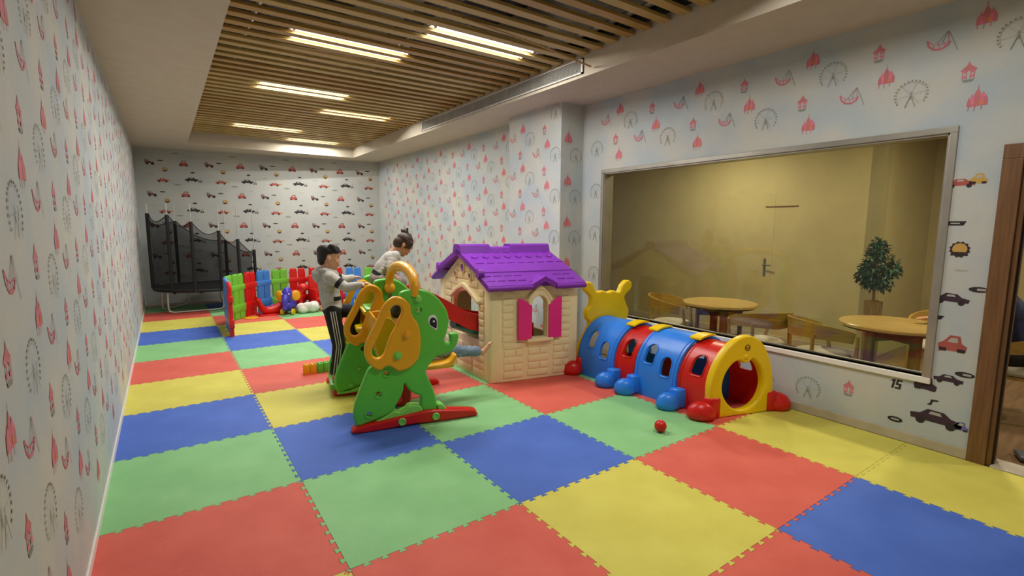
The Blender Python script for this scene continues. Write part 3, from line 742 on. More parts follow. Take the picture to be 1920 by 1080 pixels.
# swing seat hanging in the bay
q = MB(); w = .17
prof = [(.22, .84), (.25, .70), (.28, .52), (.36, .41), (.60, .385), (.84, .40), (.90, .455), (.925, .45), (.90, .37), (.84, .34), (.34, .36), (.25, .45), (.21, .66), (.19, .84)]
r = curve_panel([catmull(prof, 3)], .34, .02); r.build('swing_seat', M['pyellow'], slide, 45, vxf(.46))
for v, w_ in ((.075, .31), (.795, .61)):
    q = MB(); q.tube([Sl(.51, v, .95), Sl(.50, v, .80), Sl(.48, w_, .45)], .016, 8); q.build('swing_arm', M['pyellow'], slide, 40)
for v in (.285, .635):
    r = curve_panel([catmull([(.20, .82), (.30, .85), (.37, .80), (.40, .66), (.40, .52), (.34, .42), (.25, .46), (.20, .62)], 3)], .03, .01); r.build('seat_wing', M['pyellow'], slide, 45, vxf(v))
# stair between second and third panel, platform and red chute
for k, (u, z) in enumerate(((-.07, .11), (.03, .28), (.11, .46), (.19, .64), (.26, .80))):
    q = MB(); q.box((0, 0, 0), (.15, .40, .045), .014)
    q.build('step', M['pgreen'] if k == 0 else M['pyel2'], slide, 45, (lambda X, Y, Z, u=u, z=z: Sl(u+X, 1.13+Y, z-.022+Z)))
q = MB(); q.box((0, 0, 0), (.58, .40, .05), .014); q.build('platform', M['pgreen2'], slide, 45, lambda X, Y, Z: Sl(.50+X, 1.13+Y, .80+Z))
q = MB(); q.box((0, 0, 0), (.03, .38, .8), .01, Matrix.Rotation(math.radians(24), 3, 'Y')); q.build('stair_back', M['pyellow'], slide, 45, lambda X, Y, Z: Sl(.20+X, 1.13+Y, .42+Z))
q = MB(); q.tube([Sl(.34, .42, .21), Sl(.34, .90, .21)], .03, 10); q.tube([Sl(.34, .0, .21), Sl(.34, .42, .21)], .03, 10); q.build('cross_tube', M['pred'], slide, 45)
q = curve_panel([catmull([(.36, .02), (.50, .02), (.52, .16), (.46, .30), (.40, .34), (.35, .2)], 3)], .06, .02); q.build('red_spacer', M['pred'], slide, 45, vxf(.42))
rail_t = [(.60, 1.0), (.74, .985), (.85, .95), (.929, .909), (1.017, .861), (1.137, .785), (1.235, .728), (1.367, .685), (1.55, .65), (1.8, .60), (2.02, .55)]
def chute():
    P = catmull(rail_t, 3, False); q = MB(); vs = []; fs = []
    v0, v1 = .975, 1.315
    for (u, z) in P:
        k = min(1, max(0, (u-.75)/.4)); d = .19-.04*k; 
        ring = [(v0, z), (v0+.03, z), (v0+.045, z-d+.02), (v0+.07, z-d), (v1-.07, z-d), (v1-.045, z-d+.02), (v1-.03, z), (v1, z), (v1, z-d-.03), (v0, z-d-.03)]
        for v, zz in ring: vs.append(Sl(u, v, zz))
    n = 10
    for i in range(len(P)-1):
        for j in range(n): fs.append([i*n+j, i*n+(j+1) % n, (i+1)*n+(j+1) % n, (i+1)*n+j])
    fs += [list(range(n)), [(len(P)-1)*n+j for j in range(n)][::-1]]
    q.add(vs, fs); q.build('chute', M['pred'], slide, 40)
    q = MB(); q.tube([Sl(1.13, 1.14, .575), Sl(1.42, 1.14, .475), Sl(1.75, 1.14, .38)], .045, 10, flat=(2.6, 1)); q.build('chute_brace', M['pteal'], slide, 45)
    q = MB(); q.box((0, 0, 0), (.06, .30, .40), .015); q.build('chute_leg', M['pteal'], slide, 45, lambda X, Y, Z: Sl(1.80+X, 1.14+Y, .2+Z))
chute()

# ------------------------------------------------------------------ playhouse
H0 = Vector((3.063, .976, 0)); HA = Vector((.978, -.21, 0)).normalized(); HB = Vector((.03, 1, 0)).normalized()
def H(a, b_, z): return HA*a+HB*b_+Vector((0, 0, z))
house = empty('playhouse', H0, 'cream plastic playhouse with purple roof and pink shutters', 'playhouse')
W, D, ZW, ZP = 1.0, 1.17, 1.0, 1.375
def archpts(x0, x1, z0, zs, zt, n=8):
    c = (x0+x1)/2; r = (x1-x0)/2
    return [(x0, z0), (x1, z0)]+[(c+r*math.cos(math.pi*i/n), zs+(zt-zs)*math.sin(math.pi*i/n)) for i in range(n+1)]
fa = lambda b0: (lambda x, y, z: H(x, b0-z, y))          # panel facing -b (front)
ga = lambda a0: (lambda x, y, z: H(a0-z, x, y))          # panel facing -a (left gable)
front_hole = archpts(.445, .63, .455, .80, .90)
fw_ = curve_panel([[(0, 0), (W, 0), (W, ZW), (0, ZW)], front_hole], .05, .006).build('front_wall', M['pcream'], house, 40, fa(.025))
bw_ = curve_panel([[(0, 0), (W, 0), (W, ZW), (0, ZW)], archpts(.36, .66, .30, .80, .93)], .05, .006).build('rear_wall', M['pcream'], house, 40, fa(D-.025))
gab = [(.05, 0), (D-.05, 0), (D-.05, ZW), (D/2+.01, ZP-.03), (.05, ZW)]
gl_ = curve_panel([gab, archpts(.255, .835, .42, .78, .915)], .05, .006).build('gable_wall', M['pcream'], house, 40, ga(.025))
gr_ = curve_panel([gab, archpts(.30, .88, .40, .80, .93)], .05, .006).build('gable_wall', M['pcream'], house, 40, ga(W-.025))
# corner posts
for a_, b_ in ((.055, .055), (W-.045, .055), (.055, D-.055), (W-.045, D-.055)):
    q = MB(); q.box((0, 0, 0), (.125, .125, ZW), .02); q.build('corner_post', M['pcream'], house, 40, (lambda X, Y, Z, a_=a_, b_=b_: H(a_+X, b_+Y, ZW/2+Z)))
# raised weatherboards: front
rnd = random.Random(5)
def board(par, fn, x, z, w, h=.062, t=.010):
    q = MB(); q.box((0, 0, 0), (w, h, t), .0045); q.build('siding_board', M['pcream'], par, 40, (lambda X, Y, Z: fn(x+X, z+Y, Z)))
FR = lambda x, y, z: H(x, -.004-z, y)
row = 0; z = .07
while z < .97:
    if z < .40:
        for x0, x1 in ((.14, .36), (.42, .66), (.72, .92)):
            if row % 2: m_ = x0+(x1-x0)*(.5+rnd.uniform(-.12, .12)); board(fw_, FR, (x0+m_)/2, z, m_-x0-.012); board(fw_, FR, (m_+x1)/2, z, x1-m_-.012)
            else: board(fw_, FR, (x0+x1)/2, z, x1-x0)
    else:
        board(fw_, FR, .19, z, .12); board(fw_, FR, .865, z, .11)
    row += 1; z += .078
GL = lambda x, y, z: H(-.004-z, x, y)
z = .07; row = 0
while z < 1.30:
    half = .48 if z < ZW else .5*(ZP-.06-z)/(ZP-ZW)*.92
    c = D/2+.005
    if z < .38:
        for x0, x1 in ((.14, .36), (.40, .72), (.76, 1.03)): board(gl_, GL, (x0+x1)/2, z, x1-x0)
    elif z < .93:
        board(gl_, GL, .185, z, .10); board(gl_, GL, .955, z, .15)
    elif half > .06: board(gl_, GL, c, z, half*1.75)
    row += 1; z += .078
# window surround, sill, shutters
sur = curve_panel([archpts(.405, .67, .43, .83, .965), front_hole], .05, .012).build('window_surround', M['pcream'], fw_, 40, fa(-.012))
cap = curve_panel([catmull([(.39, .84), (.42, .90), (.46, .955), (.50, 1.0), (.5375, 1.02), (.575, 1.0), (.615, .955), (.655, .90), (.685, .84), (.65, .85), (.60, .93), (.5375, .965), (.475, .93), (.425, .85)], 3)], .06, .012).build('window_crown', M['pcream'], fw_, 40, fa(-.02))
q = MB(); q.box((0, 0, 0), (.30, .06, .035), .01); q.build('window_ledge', M['pcream'], fw_, 40, lambda X, Y, Z: H(.5375+X, -.03+Y, .432+Z))
shut = [(0, 0), (.155, 0), (.155, .36), (.12, .38), (.09, .41), (.05, .435), (0, .44)]
for s_, a0 in ((1, .285), (-1, .79)):
    o = curve_panel([[(a0+s_*x, .44+y) for x, y in shut]], .022, .006).build('shutter', M['ppink'], fw_, 40, fa(-.035))
# gable crown and heart windows
cap = curve_panel([catmull([(.20, .84), (.30, .90), (.42, .965), (.545, 1.01), (.67, .965), (.79, .90), (.88, .84), (.86, .81), (.75, .87), (.545, .955), (.34, .87), (.22, .81)], 2)], .05, .012).build('gable_crown', M['pcream'], gl_, 40, ga(-.015))
def heart(cx, cz, k): return [(cx+k*.5*x, cz+k*.5*y) for x, y in ((0, -1.05), (.55, -.35), (.72, .2), (.5, .75), (0, .9), (-.5, .75), (-.72, .2), (-.55, -.35))]
for cx_, cz_, k in ((.575, 1.165, .105), (.745, 1.085, .075), (.405, 1.085, .075)):
    fr = curve_panel([catmull(heart(cx_, cz_, k*1.3), 3), catmull(heart(cx_, cz_, k), 3)], .03, .006).build('heart_frame', M['pcream'], gl_, 40, ga(-.012))
    curve_panel([catmull(heart(cx_, cz_, k), 3)], .02, .003).build('heart_inset', M['ppurple'], fr, 40, ga(-.006))
# roof
RB = D/2+.005
def slab(name, prof, a0, a1, par, n=1):
    """prof: closed (b, z) profile; swept along a"""
    q = MB(); q.prism(prof, a0, a1, lambda b_, z, a: H(a, b_, z)); return q.build(name, M['ppurple'], par)
roof = empty('roof', (0, 0, 0)); roof.parent = house
def roof_slope(sgn):
    m = lambda P: [(RB+sgn*(b_-RB), z) for b_, z in P]
    up = m([(.10, 1.155), (RB, 1.375), (RB, 1.315), (.09, 1.10)])
    slab('roof_upper', up, -.075, 1.01, roof)
    lo = m([(-.12, 1.035), (.14, 1.165), (.14, 1.11), (-.11, .98)])
    if sgn > 0:
        slab('roof_lower', lo, -.09, .40, roof); slab('roof_lower', lo, .67, 1.02, roof)
        slab('roof_lower', m([(-.06, 1.063), (.14, 1.163), (.14, 1.11), (-.06, 1.01)]), .39, .68, roof)
        # small peaked dormer over the window
        q = MB()
        f0 = [(.385, 1.035), (.535, 1.115), (.685, 1.035), (.685, .985), (.535, 1.06), (.385, .985)]
        vs = [H(a, -.125, z) for a, z in f0]+[H(a, .07, z+.008) for a, z in f0]
        fs = [[0, 1, 4, 5], [1, 2, 3, 4], [6, 11, 10, 7], [7, 10, 9, 8]]+[[i, (i+1) % 6, 6+(i+1) % 6, 6+i] for i in range(6)]
        q.add(vs, fs); q.build('dormer_peak', M['ppurple'], roof)
    else: slab('roof_lower', lo, -.045, 1.02, roof)
    # fascia lip along the eave
    for a0, a1 in (((-.09, .40), (.67, 1.02)) if sgn > 0 else ((-.045, 1.02),)):
        q = MB(); q.tube([H(a0, RB+sgn*(-.115-RB), 1.005), H(a1, RB+sgn*(-.115-RB), 1.005)], .028, 8); q.build('eave_lip', M['ppurple'], roof, 50)
    # moulded shingle lines
    nrm = Vector((0, -.5, 1)).normalized()
    def dash(b_, z, a, w, vshape=False):
        q = MB()
        if vshape: q.tube([H(a-.035, RB+sgn*(b_+.012-RB), z+.012), H(a, RB+sgn*(b_-.02-RB), z-.006), H(a+.035, RB+sgn*(b_+.012-RB), z+.012)], .006, 6)
        else: q.tube([H(a-w/2, RB+sgn*(b_-RB), z), H(a+w/2, RB+sgn*(b_-RB), z)], .006, 6)
        q.build('shingle_ridge', M['ppurple'], roof, 50)
    for frac, off in ((.80, 0), (.35, .05)):
        b_ = .10+(RB-.10)*frac; zz = 1.155+.22*frac+.001
        for k in range(9): dash(b_, zz, -.02+off+k*.118, .085)
    b_ = .10+(RB-.10)*.58; zz = 1.155+.22*.58+.001
    for k in range(8): dash(b_, zz, .03+k*.128, 0, True)
    for frac in (.3, .62):
        b_ = -.12+.26*frac; zz = 1.035+.13*frac+.001
        for k in range(9):
            a = (-.02 if sgn > 0 else .03)+k*.114
            if sgn > 0 and .33 < a < .74: continue
            dash(b_, zz, a, .09)
    # scroll knobs at the tier ends
    for a in ((-.085 if sgn > 0 else -.05),):
        q = MB(); q.tube([H(a-.02, RB+sgn*(.07-RB), 1.145), H(a+.04, RB+sgn*(.07-RB), 1.145)], .05, 12); q.build('scroll_knob', M['ppurple'], roof, 40)
roof_slope(1); roof_slope(-1)
for a0, a1, h in ((-.075, .27, 1.425), (.27, .52, 1.395), (.52, 1.005, 1.425)):
    slab('ridge_cap', [(RB-.10, 1.315), (RB-.075, h-.015), (RB-.05, h), (RB+.05, h), (RB+.075, h-.015), (RB+.10, 1.315)], a0, a1, roof)
for a in (-.05, 1.0):                                    # barge boards on the gables
    for s_ in (1, -1):
        q = MB(); q.tube([H(a, RB+s_*(RB+.10), 1.0), H(a, RB, 1.35)], .022, 8); q.build('barge_board', M['ppurple'], roof, 50)

# ------------------------------------------------------------------ caterpillar tunnel
T0 = Vector((4.42, -.945, 0)); TA = Vector((.955, -.297, 0)); TT = Vector((-.02, 1, 0)).normalized()
def T(a, t, z): return TA*a+TT*t+Vector((0, 0, z))
tun = empty('caterpillar_tunnel', T0, 'blue, red and yellow plastic caterpillar crawl tunnel by the window', 'tunnel')
def tarch(R, zt, zb=0, n=22, k=1.0):
    """outline of the arch from left foot over the top to the right foot"""
    return [(-R*k, zb)]+[(-R*k*math.cos(math.pi*i/n), .20*k+(zt-.20*k)*math.sin(math.pi*i/n)) for i in range(n+1)]+[(R*k, zb)]
def roundwin(tc, zc, w, h):
    P = [(tc-w*.30, zc-h/2), (tc+w*.30, zc-h/2), (tc+w*.42, zc-h*.46), (tc+w/2, zc-h*.38)]
    return P+[(tc+w/2*math.cos(math.pi*i/8), zc+h/2-w/2+w/2*math.sin(math.pi*i/8)) for i in range(9)]+[(tc-w/2, zc-h*.38), (tc-w*.42, zc-h*.46)]
def shell(R, zt, t0, t1, th, wins, key, name):
    o_ = tarch(R, zt); i_ = tarch(R-th, zt-th)
    q = MB(); n = len(o_); vs = []; fs = []
    for t in (t0, t1):
        for a, z in o_: vs.append((a, t, z))
        for a, z in i_: vs.append((a, t, z))
    m = 2*n
    for i in range(n-1):
        fs += [[i, i+1, m+i+1, m+i], [n+i+1, n+i, m+n+i, m+n+i+1], [i+1, i, n+i, n+i+1], [m+i, m+i+1, m+n+i+1, m+n+i]]
    fs += [[0, m, m+n, n], [n-1, 2*n-1, m+2*n-1, m+n-1]]
    q.add(vs, fs); me = q.mesh(name, M[key])
    o = link(name, me, None)
    cut = MB()
    for (tc, zc, w, h) in wins:
        P = roundwin(tc, zc, w, h)
        cut.prism(P, -1, 1, lambda x, y, hh: (hh, x, y))
    co = link('cut', cut.mesh('cut', M[key]), None)
    md = o.modifiers.new('b', 'BOOLEAN'); md.object = co; md.solver = 'EXACT'; md.operation = 'DIFFERENCE'
    dg = bpy.context.evaluated_depsgraph_get(); dg.update()
    me2 = bpy.data.meshes.new_from_object(o.evaluated_get(dg))
    bpy.data.objects.remove(o); bpy.data.objects.remove(co)
    for v in me2.vertices: v.co = T(*v.co)
    for p in me2.polygons: p.use_smooth = True
    me2.set_sharp_from_angle(angle=math.radians(32)); me2.name = name
    return link(name, me2, tun)
SEGS = [('pred', .03, .35, .305, .605, [(.185, .415, .125, .17)]), ('pblue', .35, .815, .325, .635, [(.475, .335, .11, .175), (.675, .415, .11, .175)]),
        ('pred', .815, 1.10, .305, .605, [(.96, .415, .11, .17)]), ('pblue', 1.10, 1.60, .325, .635, [(1.24, .335, .11, .175), (1.44, .415, .11, .175)])]
for key, t0, t1, R, zt, wins in SEGS:
    s_ = shell(R, zt, t0, t1, .022, wins, key, 'tunnel_segment')
    for tc, zc, w, h in wins:                               # moulded rim round each opening, on both flanks
        for sd in (-1, 1):
            a = math.sqrt(max(.02, 1-((zc-.20)/(zt-.2))**2))*R if zc > .2 else R
            pts = roundwin(tc, zc, w+.014, h+.014)
            ring = []
            for x, y in pts:
                aa = R*math.sqrt(max(0, 1-((y-.2)/(zt-.2))**2)) if y > .2 else R
                ring.append(T(sd*(aa-.001), x, y))
            q = MB(); q.tube(ring, .007, 6, closed=True); q.build('opening_rim', M[key], s_, 60)
    for te in (t0+.03, t1-.03):                             # raised ribs where segments join
        q = MB(); q.tube([T(a, te, z) for a, z in tarch(R, zt)], .0065, 6); q.build('join_rib', M[key], s_, 60)
for te in (.35, .815, 1.10):                               # yellow connector straps
    q = MB(); vs = []; fs = []
    for k in range(7):
        x = -.13+k*.17/6
        for tt, dz in ((-.055, .0), (.055, .0), (.055, .016), (-.055, .016)): vs.append(T(x, te+tt, .20+.455*math.sqrt(max(0, 1-(x/.345)**2))+dz-.012))
    for k in range(6):
        for j in range(4): fs.append([k*4+j, k*4+(j+1) % 4, k*4+4+(j+1) % 4, k*4+4+j])
    fs += [[0, 1, 2, 3], [24, 25, 26, 27]]
    q.add(vs, fs); q.build('connector_strap', M['pyel2'], tun, 40)
RING = [(-.263, 0), (-.264, .158), (-.345, .165), (-.347, .307), (-.30, .458), (-.22, .583), (-.12, .665), (-.004, .703), (.085, .683), (.19, .603), (.275, .436), (.31, .279), (.318, .157), (.263, .159), (.263, .0)]
def smooth_ring(P): return P[:3]+[p for p in catmull(P[2:13], 4, False)[1:-1]]+P[12:]
RH = [(-.162, .447), (-.10, .487), (-.035, .480), (-.015, .462), (.03, .466), (.055, .488), (.094, .488), (.17, .40), (.212, .271), (.183, .154), (.106, .076), (-.014, .046), (-.116, .075), (-.201, .16), (-.237, .263), (-.216, .369)]
tf = lambda t0: (lambda x, y, z: T(x, t0-z, y))
ring = curve_panel([smooth_ring(RING), catmull(RH, 4)], .07, .016).build('front_ring', M['pyel2'], tun, 45, tf(0))
q = curve_panel([circle(0, .60, .027, 16), circle(0, .60, .021, 16)], .006, .002); q.build('ring_emblem', M['black'], ring, 45, tf(-.036))
q = MB(); q.box((0, 0, 0), (.032, .008, .006), .002); q.build('emblem_bar', M['pred'], ring, 45, lambda X, Y, Z: T(X, -.038-Z, .60+Y))
q = MB(); q.sphere((0, 0, 0), (.028, .022, .012), 14, 8); q.build('ring_nose', M['pyel2'], ring, 60, lambda X, Y, Z: T(X-.012, -.034-Z, .52+Y))
HEADP = [(-.285, .12), (-.305, .134), (-.30, .25), (-.265, .35), (-.165, .538), (-.20, .60), (-.215, .66), (-.205, .71), (-.165, .755), (-.155, .827), (-.172, .865), (-.236, .925), (-.257, .975), (-.235, 1.01), (-.195, 1.02), (-.14, .99), (-.10, .905), (-.015, .915), (.05, .893), (.115, .912), (.188, .892), (.225, .97), (.285, 1.023), (.34, 1.0), (.345, .95), (.325, .91), (.258, .841), (.285, .75), (.318, .673), (.305, .60), (.27, .52), (.30, .40), (.325, .25), (.325, .12), (.26, .11), (.26, .0), (-.26, 0), (-.26, .11)]
curve_panel([catmull(HEADP, 3), catmull([(x, y*.94) for x, y in RH], 3)], .07, .016).build('head_ring', M['pyel2'], tun, 45, tf(1.66))
q = MB(); q.box((0, 0, 0), (.13, .06, .17), .02); q.build('rear_bumper', M['pred'], tun, 45, lambda X, Y, Z: T(-.37+X, 1.74+Y, .53+Z))
q = MB(); q.box((0, 0, 0), (.07, .06, .42), .015); q.build('rear_post', M['pred'], tun, 45, lambda X, Y, Z: T(-.355+X, 1.74+Y, .23+Z))
def foot(a, t, key, sd, r=.105):
    f_ = MB(); f_.lathe([(r*.72, 0), (r*.96, .02), (r, .05), (r*.93, .09), (r*.72, .125), (r*.38, .148), (.001, .155)], n=20, cap=False)
    o = f_.build('foot', M[key], tun, 60, lambda X, Y, Z: T(a+sd*.07+X*1.1, t+Y*1.0, Z))
    q = MB(); q.box((0, 0, 0), (.10, .10, .18), .02); q.build('foot_block', M[key], o, 45, lambda X, Y, Z: T(a+X-sd*.03, t+Y, .095+Z))
for sd in (-1, 1):
    foot(sd*.335, .0, 'pred', sd, .10); foot(sd*.335, 1.60, 'pred', sd, .10)
    foot(sd*.37, .30, 'pblue', sd, .088); foot(sd*.37, .80, 'pblue', sd, .088); foot(sd*.37, 1.06, 'pblue', sd, .085)

# ------------------------------------------------------------------ fence round the toy corner
def fence_panel(key):
    """one plastic panel, x 0..w along the fence, made of two pickets and two rails"""
    w = .36; ps = []
    def picket(x0):
        pw = .135; top = [(x0+pw, .70), (x0+pw-.008, .76), (x0+pw*.78, .79), (x0+pw*.6, .785), (x0+pw*.5, .765), (x0+pw*.4, .785), (x0+pw*.22, .79), (x0+.008, .76), (x0, .70)]
        return [(x0, 0), (x0+pw, 0)]+top
    a = MB(); p = curve_panel([picket(.035)], .05, .012); m1 = p.mesh('picket', M[key], 45, lambda x, y, z: (x, z, y))
    p = curve_panel([picket(.19)], .05, .012); m2 = p.mesh('picket', M[key], 45, lambda x, y, z: (x, z, y))
    rails = []
    for z0, z1 in ((.13, .26), (.50, .60)):
        q = MB(); q.box2((.0, -.032, z0), (w, .032, z1), .012); rails.append(q.mesh('rail', M[key], 45))
    return m1, m2, rails
FM = {k: fence_panel(k) for k in ('fred', 'fgreen', 'fblue')}
FP = [(1.12, 4.88), (1.13, 5.24), (1.13, 5.60), (1.15, 5.97), (1.27, 6.31), (1.49, 6.60), (1.72, 6.88), (2.0, 7.10), (2.33, 7.20), (2.69, 7.22), (3.02, 7.08), (3.34, 6.91), (3.66, 6.74), (3.98, 6.57)]
FC = [('fred', 'red fence panel at the free near end of the toy corner fence'), ('fblue', 'blue fence panel seen edge-on, second from the free near end'), ('fblue', 'blue fence panel seen edge-on, third from the free near end'),
      ('fgreen', 'green fence panel seen at a steep angle beside the trampoline leg'), ('fgreen', 'green fence panel left of the red panel near the orange discs'), ('fred', 'red fence panel between a green and a blue panel, nearest the orange discs'),
      ('fblue', 'blue fence panel between the red and the light green panels'), ('fgreen', 'light green fence panel left of the red ride-on toys'), ('fred', 'red fence panel just right of the light green panel, behind the indigo toy'),
      ('fred', 'red fence panel behind the tall red toy chair'), ('fred', 'red fence panel partly hidden by the boy in grey hoodie'), ('fblue', 'blue fence panel to the right of the standing boy'), ('fgreen', 'green fence panel between boy and girl, hidden by the slide')]
for (p, q, (key, lab)) in zip(FP, FP[1:], FC):
    d = Vector((q[0]-p[0], q[1]-p[1])); t = empty('fence_panel', (p[0], p[1], 0), lab, 'fence', 'panels of the toy corner fence', math.atan2(d.y, d.x))
    m1, m2, rails = FM[key]
    link('picket', m1, t); link('picket', m2, t)
    for r_ in rails: link('rail', r_, t)

# ------------------------------------------------------------------ trampoline
TC = Vector((1.03, 8.22, 0)); TR = .85
tr = empty('trampoline', TC, 'small round trampoline with black safety net in the back left corner', 'trampoline')
q = MB(); q.tube([(TR*math.cos(a), TR*math.sin(a), .42) for a in (2*math.pi*i/36 for i in range(36))], .02, 8, closed=True); q.build('ring_frame', M['steel'], tr, 50)
q = MB(); q.lathe([(TR-.10, .43), (.001, .43)], n=36, cap=False); q.build('jump_mat', M['bed'], tr)
q = MB(); q.lathe([(TR-.12, .436), (TR-.10, .452), (TR+.02, .452), (TR+.035, .43), (TR+.02, .40)], n=36, cap=False); q.build('edge_pad', M['blacksoft'], tr, 50)
for o_, ux in ((Vector((-.21, -.50, 0)), Vector((1, 0, 0))), (Vector((.50, .28, 0)), Vector((-.5, .866, 0))), (Vector((-.52, .28, 0)), Vector((-.5, -.866, 0)))):
    P = catmull([o_-ux*.43+Vector((0, 0, .42)), o_-ux*.44+Vector((0, 0, .12)), o_-ux*.40+Vector((0, 0, .03)), o_-ux*.2+Vector((0, 0, .02)), o_+ux*.2+Vector((0, 0, .02)), o_+ux*.40+Vector((0, 0, .03)), o_+ux*.44+Vector((0, 0, .12)), o_+ux*.43+Vector((0, 0, .42))], 4, False)
    q = MB(); q.tube(P, .017, 8); q.build('leg', M['steel'], tr, 50)
PO = [(188, 1.83), (229, 1.80), (255, 1.68), (283, 1.52), (306, 1.36), (359, 1.12), (60, 1.30), (120, 1.70)]
for a_, zt in PO:
    a = math.radians(a_); x, y = (TR+.02)*math.cos(a), (TR+.02)*math.sin(a)
    q = MB(); q.tube([(x, y, .42), (x, y, 2.0)], .008, 8); pole = q.build('pole', M['steel'], tr, 50)
    q = MB(); q.tube([(x, y, .45), (x, y, zt)], .030, 10); q.build('pole_sleeve', M['blacksoft'], pole, 50)
q = MB(); n = 96; vs = []; fs = []
PA = sorted(PO)
def net_top(a):
    a %= 360; L = [(p[0]-360, p[1]) for p in PA[-1:]]+PA+[(PA[0][0]+360, PA[0][1])]
    for p, r_ in zip(L, L[1:]):
        if p[0] <= a <= r_[0]:
            k = (a-p[0])/(r_[0]-p[0]); return p[1]+(r_[1]-p[1])*k-.14*math.sin(math.pi*k)
    return 1.6
for i in range(n):
    a = 360*i/n; zt = net_top(a); rr = TR-.005
    for k in range(6): 
        z = .46+(zt-.46)*k/5; w_ = 1-.05*math.sin(math.pi*k/5)*(.6+.4*math.sin(a*.09))
        vs.append((rr*w_*math.cos(math.radians(a)), rr*w_*math.sin(math.radians(a)), z))
for i in range(n):
    for k in range(5): fs.append([i*6+k, ((i+1) % n)*6+k, ((i+1) % n)*6+k+1, i*6+k+1])
q.add(vs, fs); q.build('net', M['net'], tr, 60)
q = MB(); q.tube([(( TR-.005)*math.cos(math.radians(360*i/n)), (TR-.005)*math.sin(math.radians(360*i/n)), net_top(360*i/n)) for i in range(n)], .008, 6, closed=True); q.build('net_hem', M['blacksoft'], tr, 50)

# ------------------------------------------------------------------ toys in the corner
t = empty('ride_on_elephant', (2.22, 6.55, 0), 'small indigo ride-on elephant with yellow ears and wheels', 'toy', rz=math.radians(-118))
q = MB(); q.sphere((0, 0, .17), (.20, .11, .11), 18, 12); q.box((0, 0, .11), (.30, .14, .10), .04); q.build('body', M['pindigo'], t, 60)
q = MB(); q.sphere((.12, 0, .36), (.10, .095, .15), 18, 12); q.tube(catmull([(.20, 0, .34), (.27, 0, .28), (.28, 0, .18), (.31, 0, .12)], 3, False), [.06, .058, .055, .052, .05, .048, .045, .042, .04, .036], 10); head = q.build('head', M['pindigo'], t, 60)
for sd in (-1, 1):
    q = MB(); q.sphere((.09, sd*.14, .35), (.035, .085, .095), 16, 10, Matrix.Rotation(sd*.5, 3, 'Z')); q.build('ear', M['pyellow'], head, 60)
    q = MB(); q.sphere((.215, sd*.06, .39), .014, 8, 6); q.build('eye', M['pureWhite'], head, 60)
    for x in (-.11, .13):
        q = MB(); q.tube([(x, sd*.075, .055), (x, sd*.115, .055)], .055, 16); q.build('wheel', M['pyel2'], t, 40)
t = empty('rocking_plane', (1.87, 6.64, 0), 'red plastic rocker toy with upswept tail by the green fence panel', 'toy', rz=math.radians(8))
q = curve_panel([catmull([(-.20, .33), (-.15, .30), (-.05, .15), (.10, .17), (.28, .24), (.32, .16), (.26, .05), (.05, .02), (-.12, .06)], 4)], .18, .05); q.build('body', M['pred'], t, 50, lambda x, y, z: (x, z, y))
q = MB(); q.box((.05, 0, .012), (.46, .30, .024), .01); q.build('base', M['pred'], t, 40)
q = MB(); q.tube([(.2, -.16, .24), (.2, .16, .24)], .014, 8); q.build('handlebar', M['pyel2'], t, 40)
t = empty('toy_chair', (2.84, 6.84, 0), 'tall red plastic toy chair against the fence behind the white plush', 'toy chair', rz=math.radians(-75))
q = MB(); q.box((-.13, 0, .36), (.08, .34, .60), .03); q.build('backrest', M['pred'], t, 45)
q = MB(); q.box((.05, 0, .20), (.32, .34, .08), .03); q.build('seat', M['pred'], t, 45)
for sd in (-1, 1):
    q = MB(); q.box((.04, sd*.17, .24), (.32, .05, .34), .02); q.build('armrest', M['pred'], t, 45)
    for x in (-.1, .16): q = MB(); q.tube([(x, sd*.13, 0), (x, sd*.13, .18)], [.03, .026], 10); q.build('leg', M['pred'], t, 45)
t = empty('ride_on_horse', (2.36, 6.93, 0), 'red plastic ride-on animal standing between indigo elephant and fence', 'toy', rz=math.radians(-20))
q = MB(); q.sphere((0, 0, .26), (.22, .12, .13), 18, 12); q.tube([(.10, 0, .30), (.15, 0, .38), (.16, 0, .42)], [.09, .08, .075], 12); q.sphere((.18, 0, .43), (.11, .085, .08), 14, 10); q.build('body', M['pred'], t, 60)
for x in (-.13, .13):
    for sd in (-1, 1): q = MB(); q.tube([(x, sd*.07, .24), (x*1.15, sd*.09, 0)], [.045, .04], 10); q.build('leg', M['pred'], t, 50)
def lump(name, loc, seed, dims, key, label, cat):
    rn = random.Random(seed); q = MB()
    for k in range(12): q.sphere((rn.uniform(-.7, .7)*dims[0], rn.uniform(-.6, .6)*dims[1], rn.uniform(.3, .8)*dims[2]), (dims[0]*rn.uniform(.3, .5), dims[1]*rn.uniform(.4, .6), dims[2]*rn.uniform(.3, .45)), 14, 10)
    me = q.mesh(name, M[key], 60)
    for v in me.vertices: v.co.z = max(v.co.z, 0.0)
    o = link(name, me, None, loc); md = o.modifiers.new('r', 'REMESH'); md.mode = 'VOXEL'; md.voxel_size = .012; md.use_smooth_shade = True
    o2 = o.modifiers.new('s', 'SMOOTH'); o2.iterations = 4
    dg = bpy.context.evaluated_depsgraph_get(); dg.update()
    me2 = bpy.data.meshes.new_from_object(o.evaluated_get(dg)); me2.materials.clear(); me2.materials.append(M[key]); o.modifiers.clear(); o.data = me2
    for p in me2.polygons: p.use_smooth = True
    zmin = min(v.co.z for v in me2.vertices); o.location.z -= zmin
    tag(o, label, cat)
lump('plush_toy', (2.52, 6.50, 0), 4, (.20, .13, .19), 'plush', 'white crumpled plush lying in front of the red toy chair', 'plush')
lump('soft_toy', (2.80, 6.50, 0), 9, (.08, .06, .13), 'skin2', 'small brownish soft toy lying right of the white plush', 'plush')
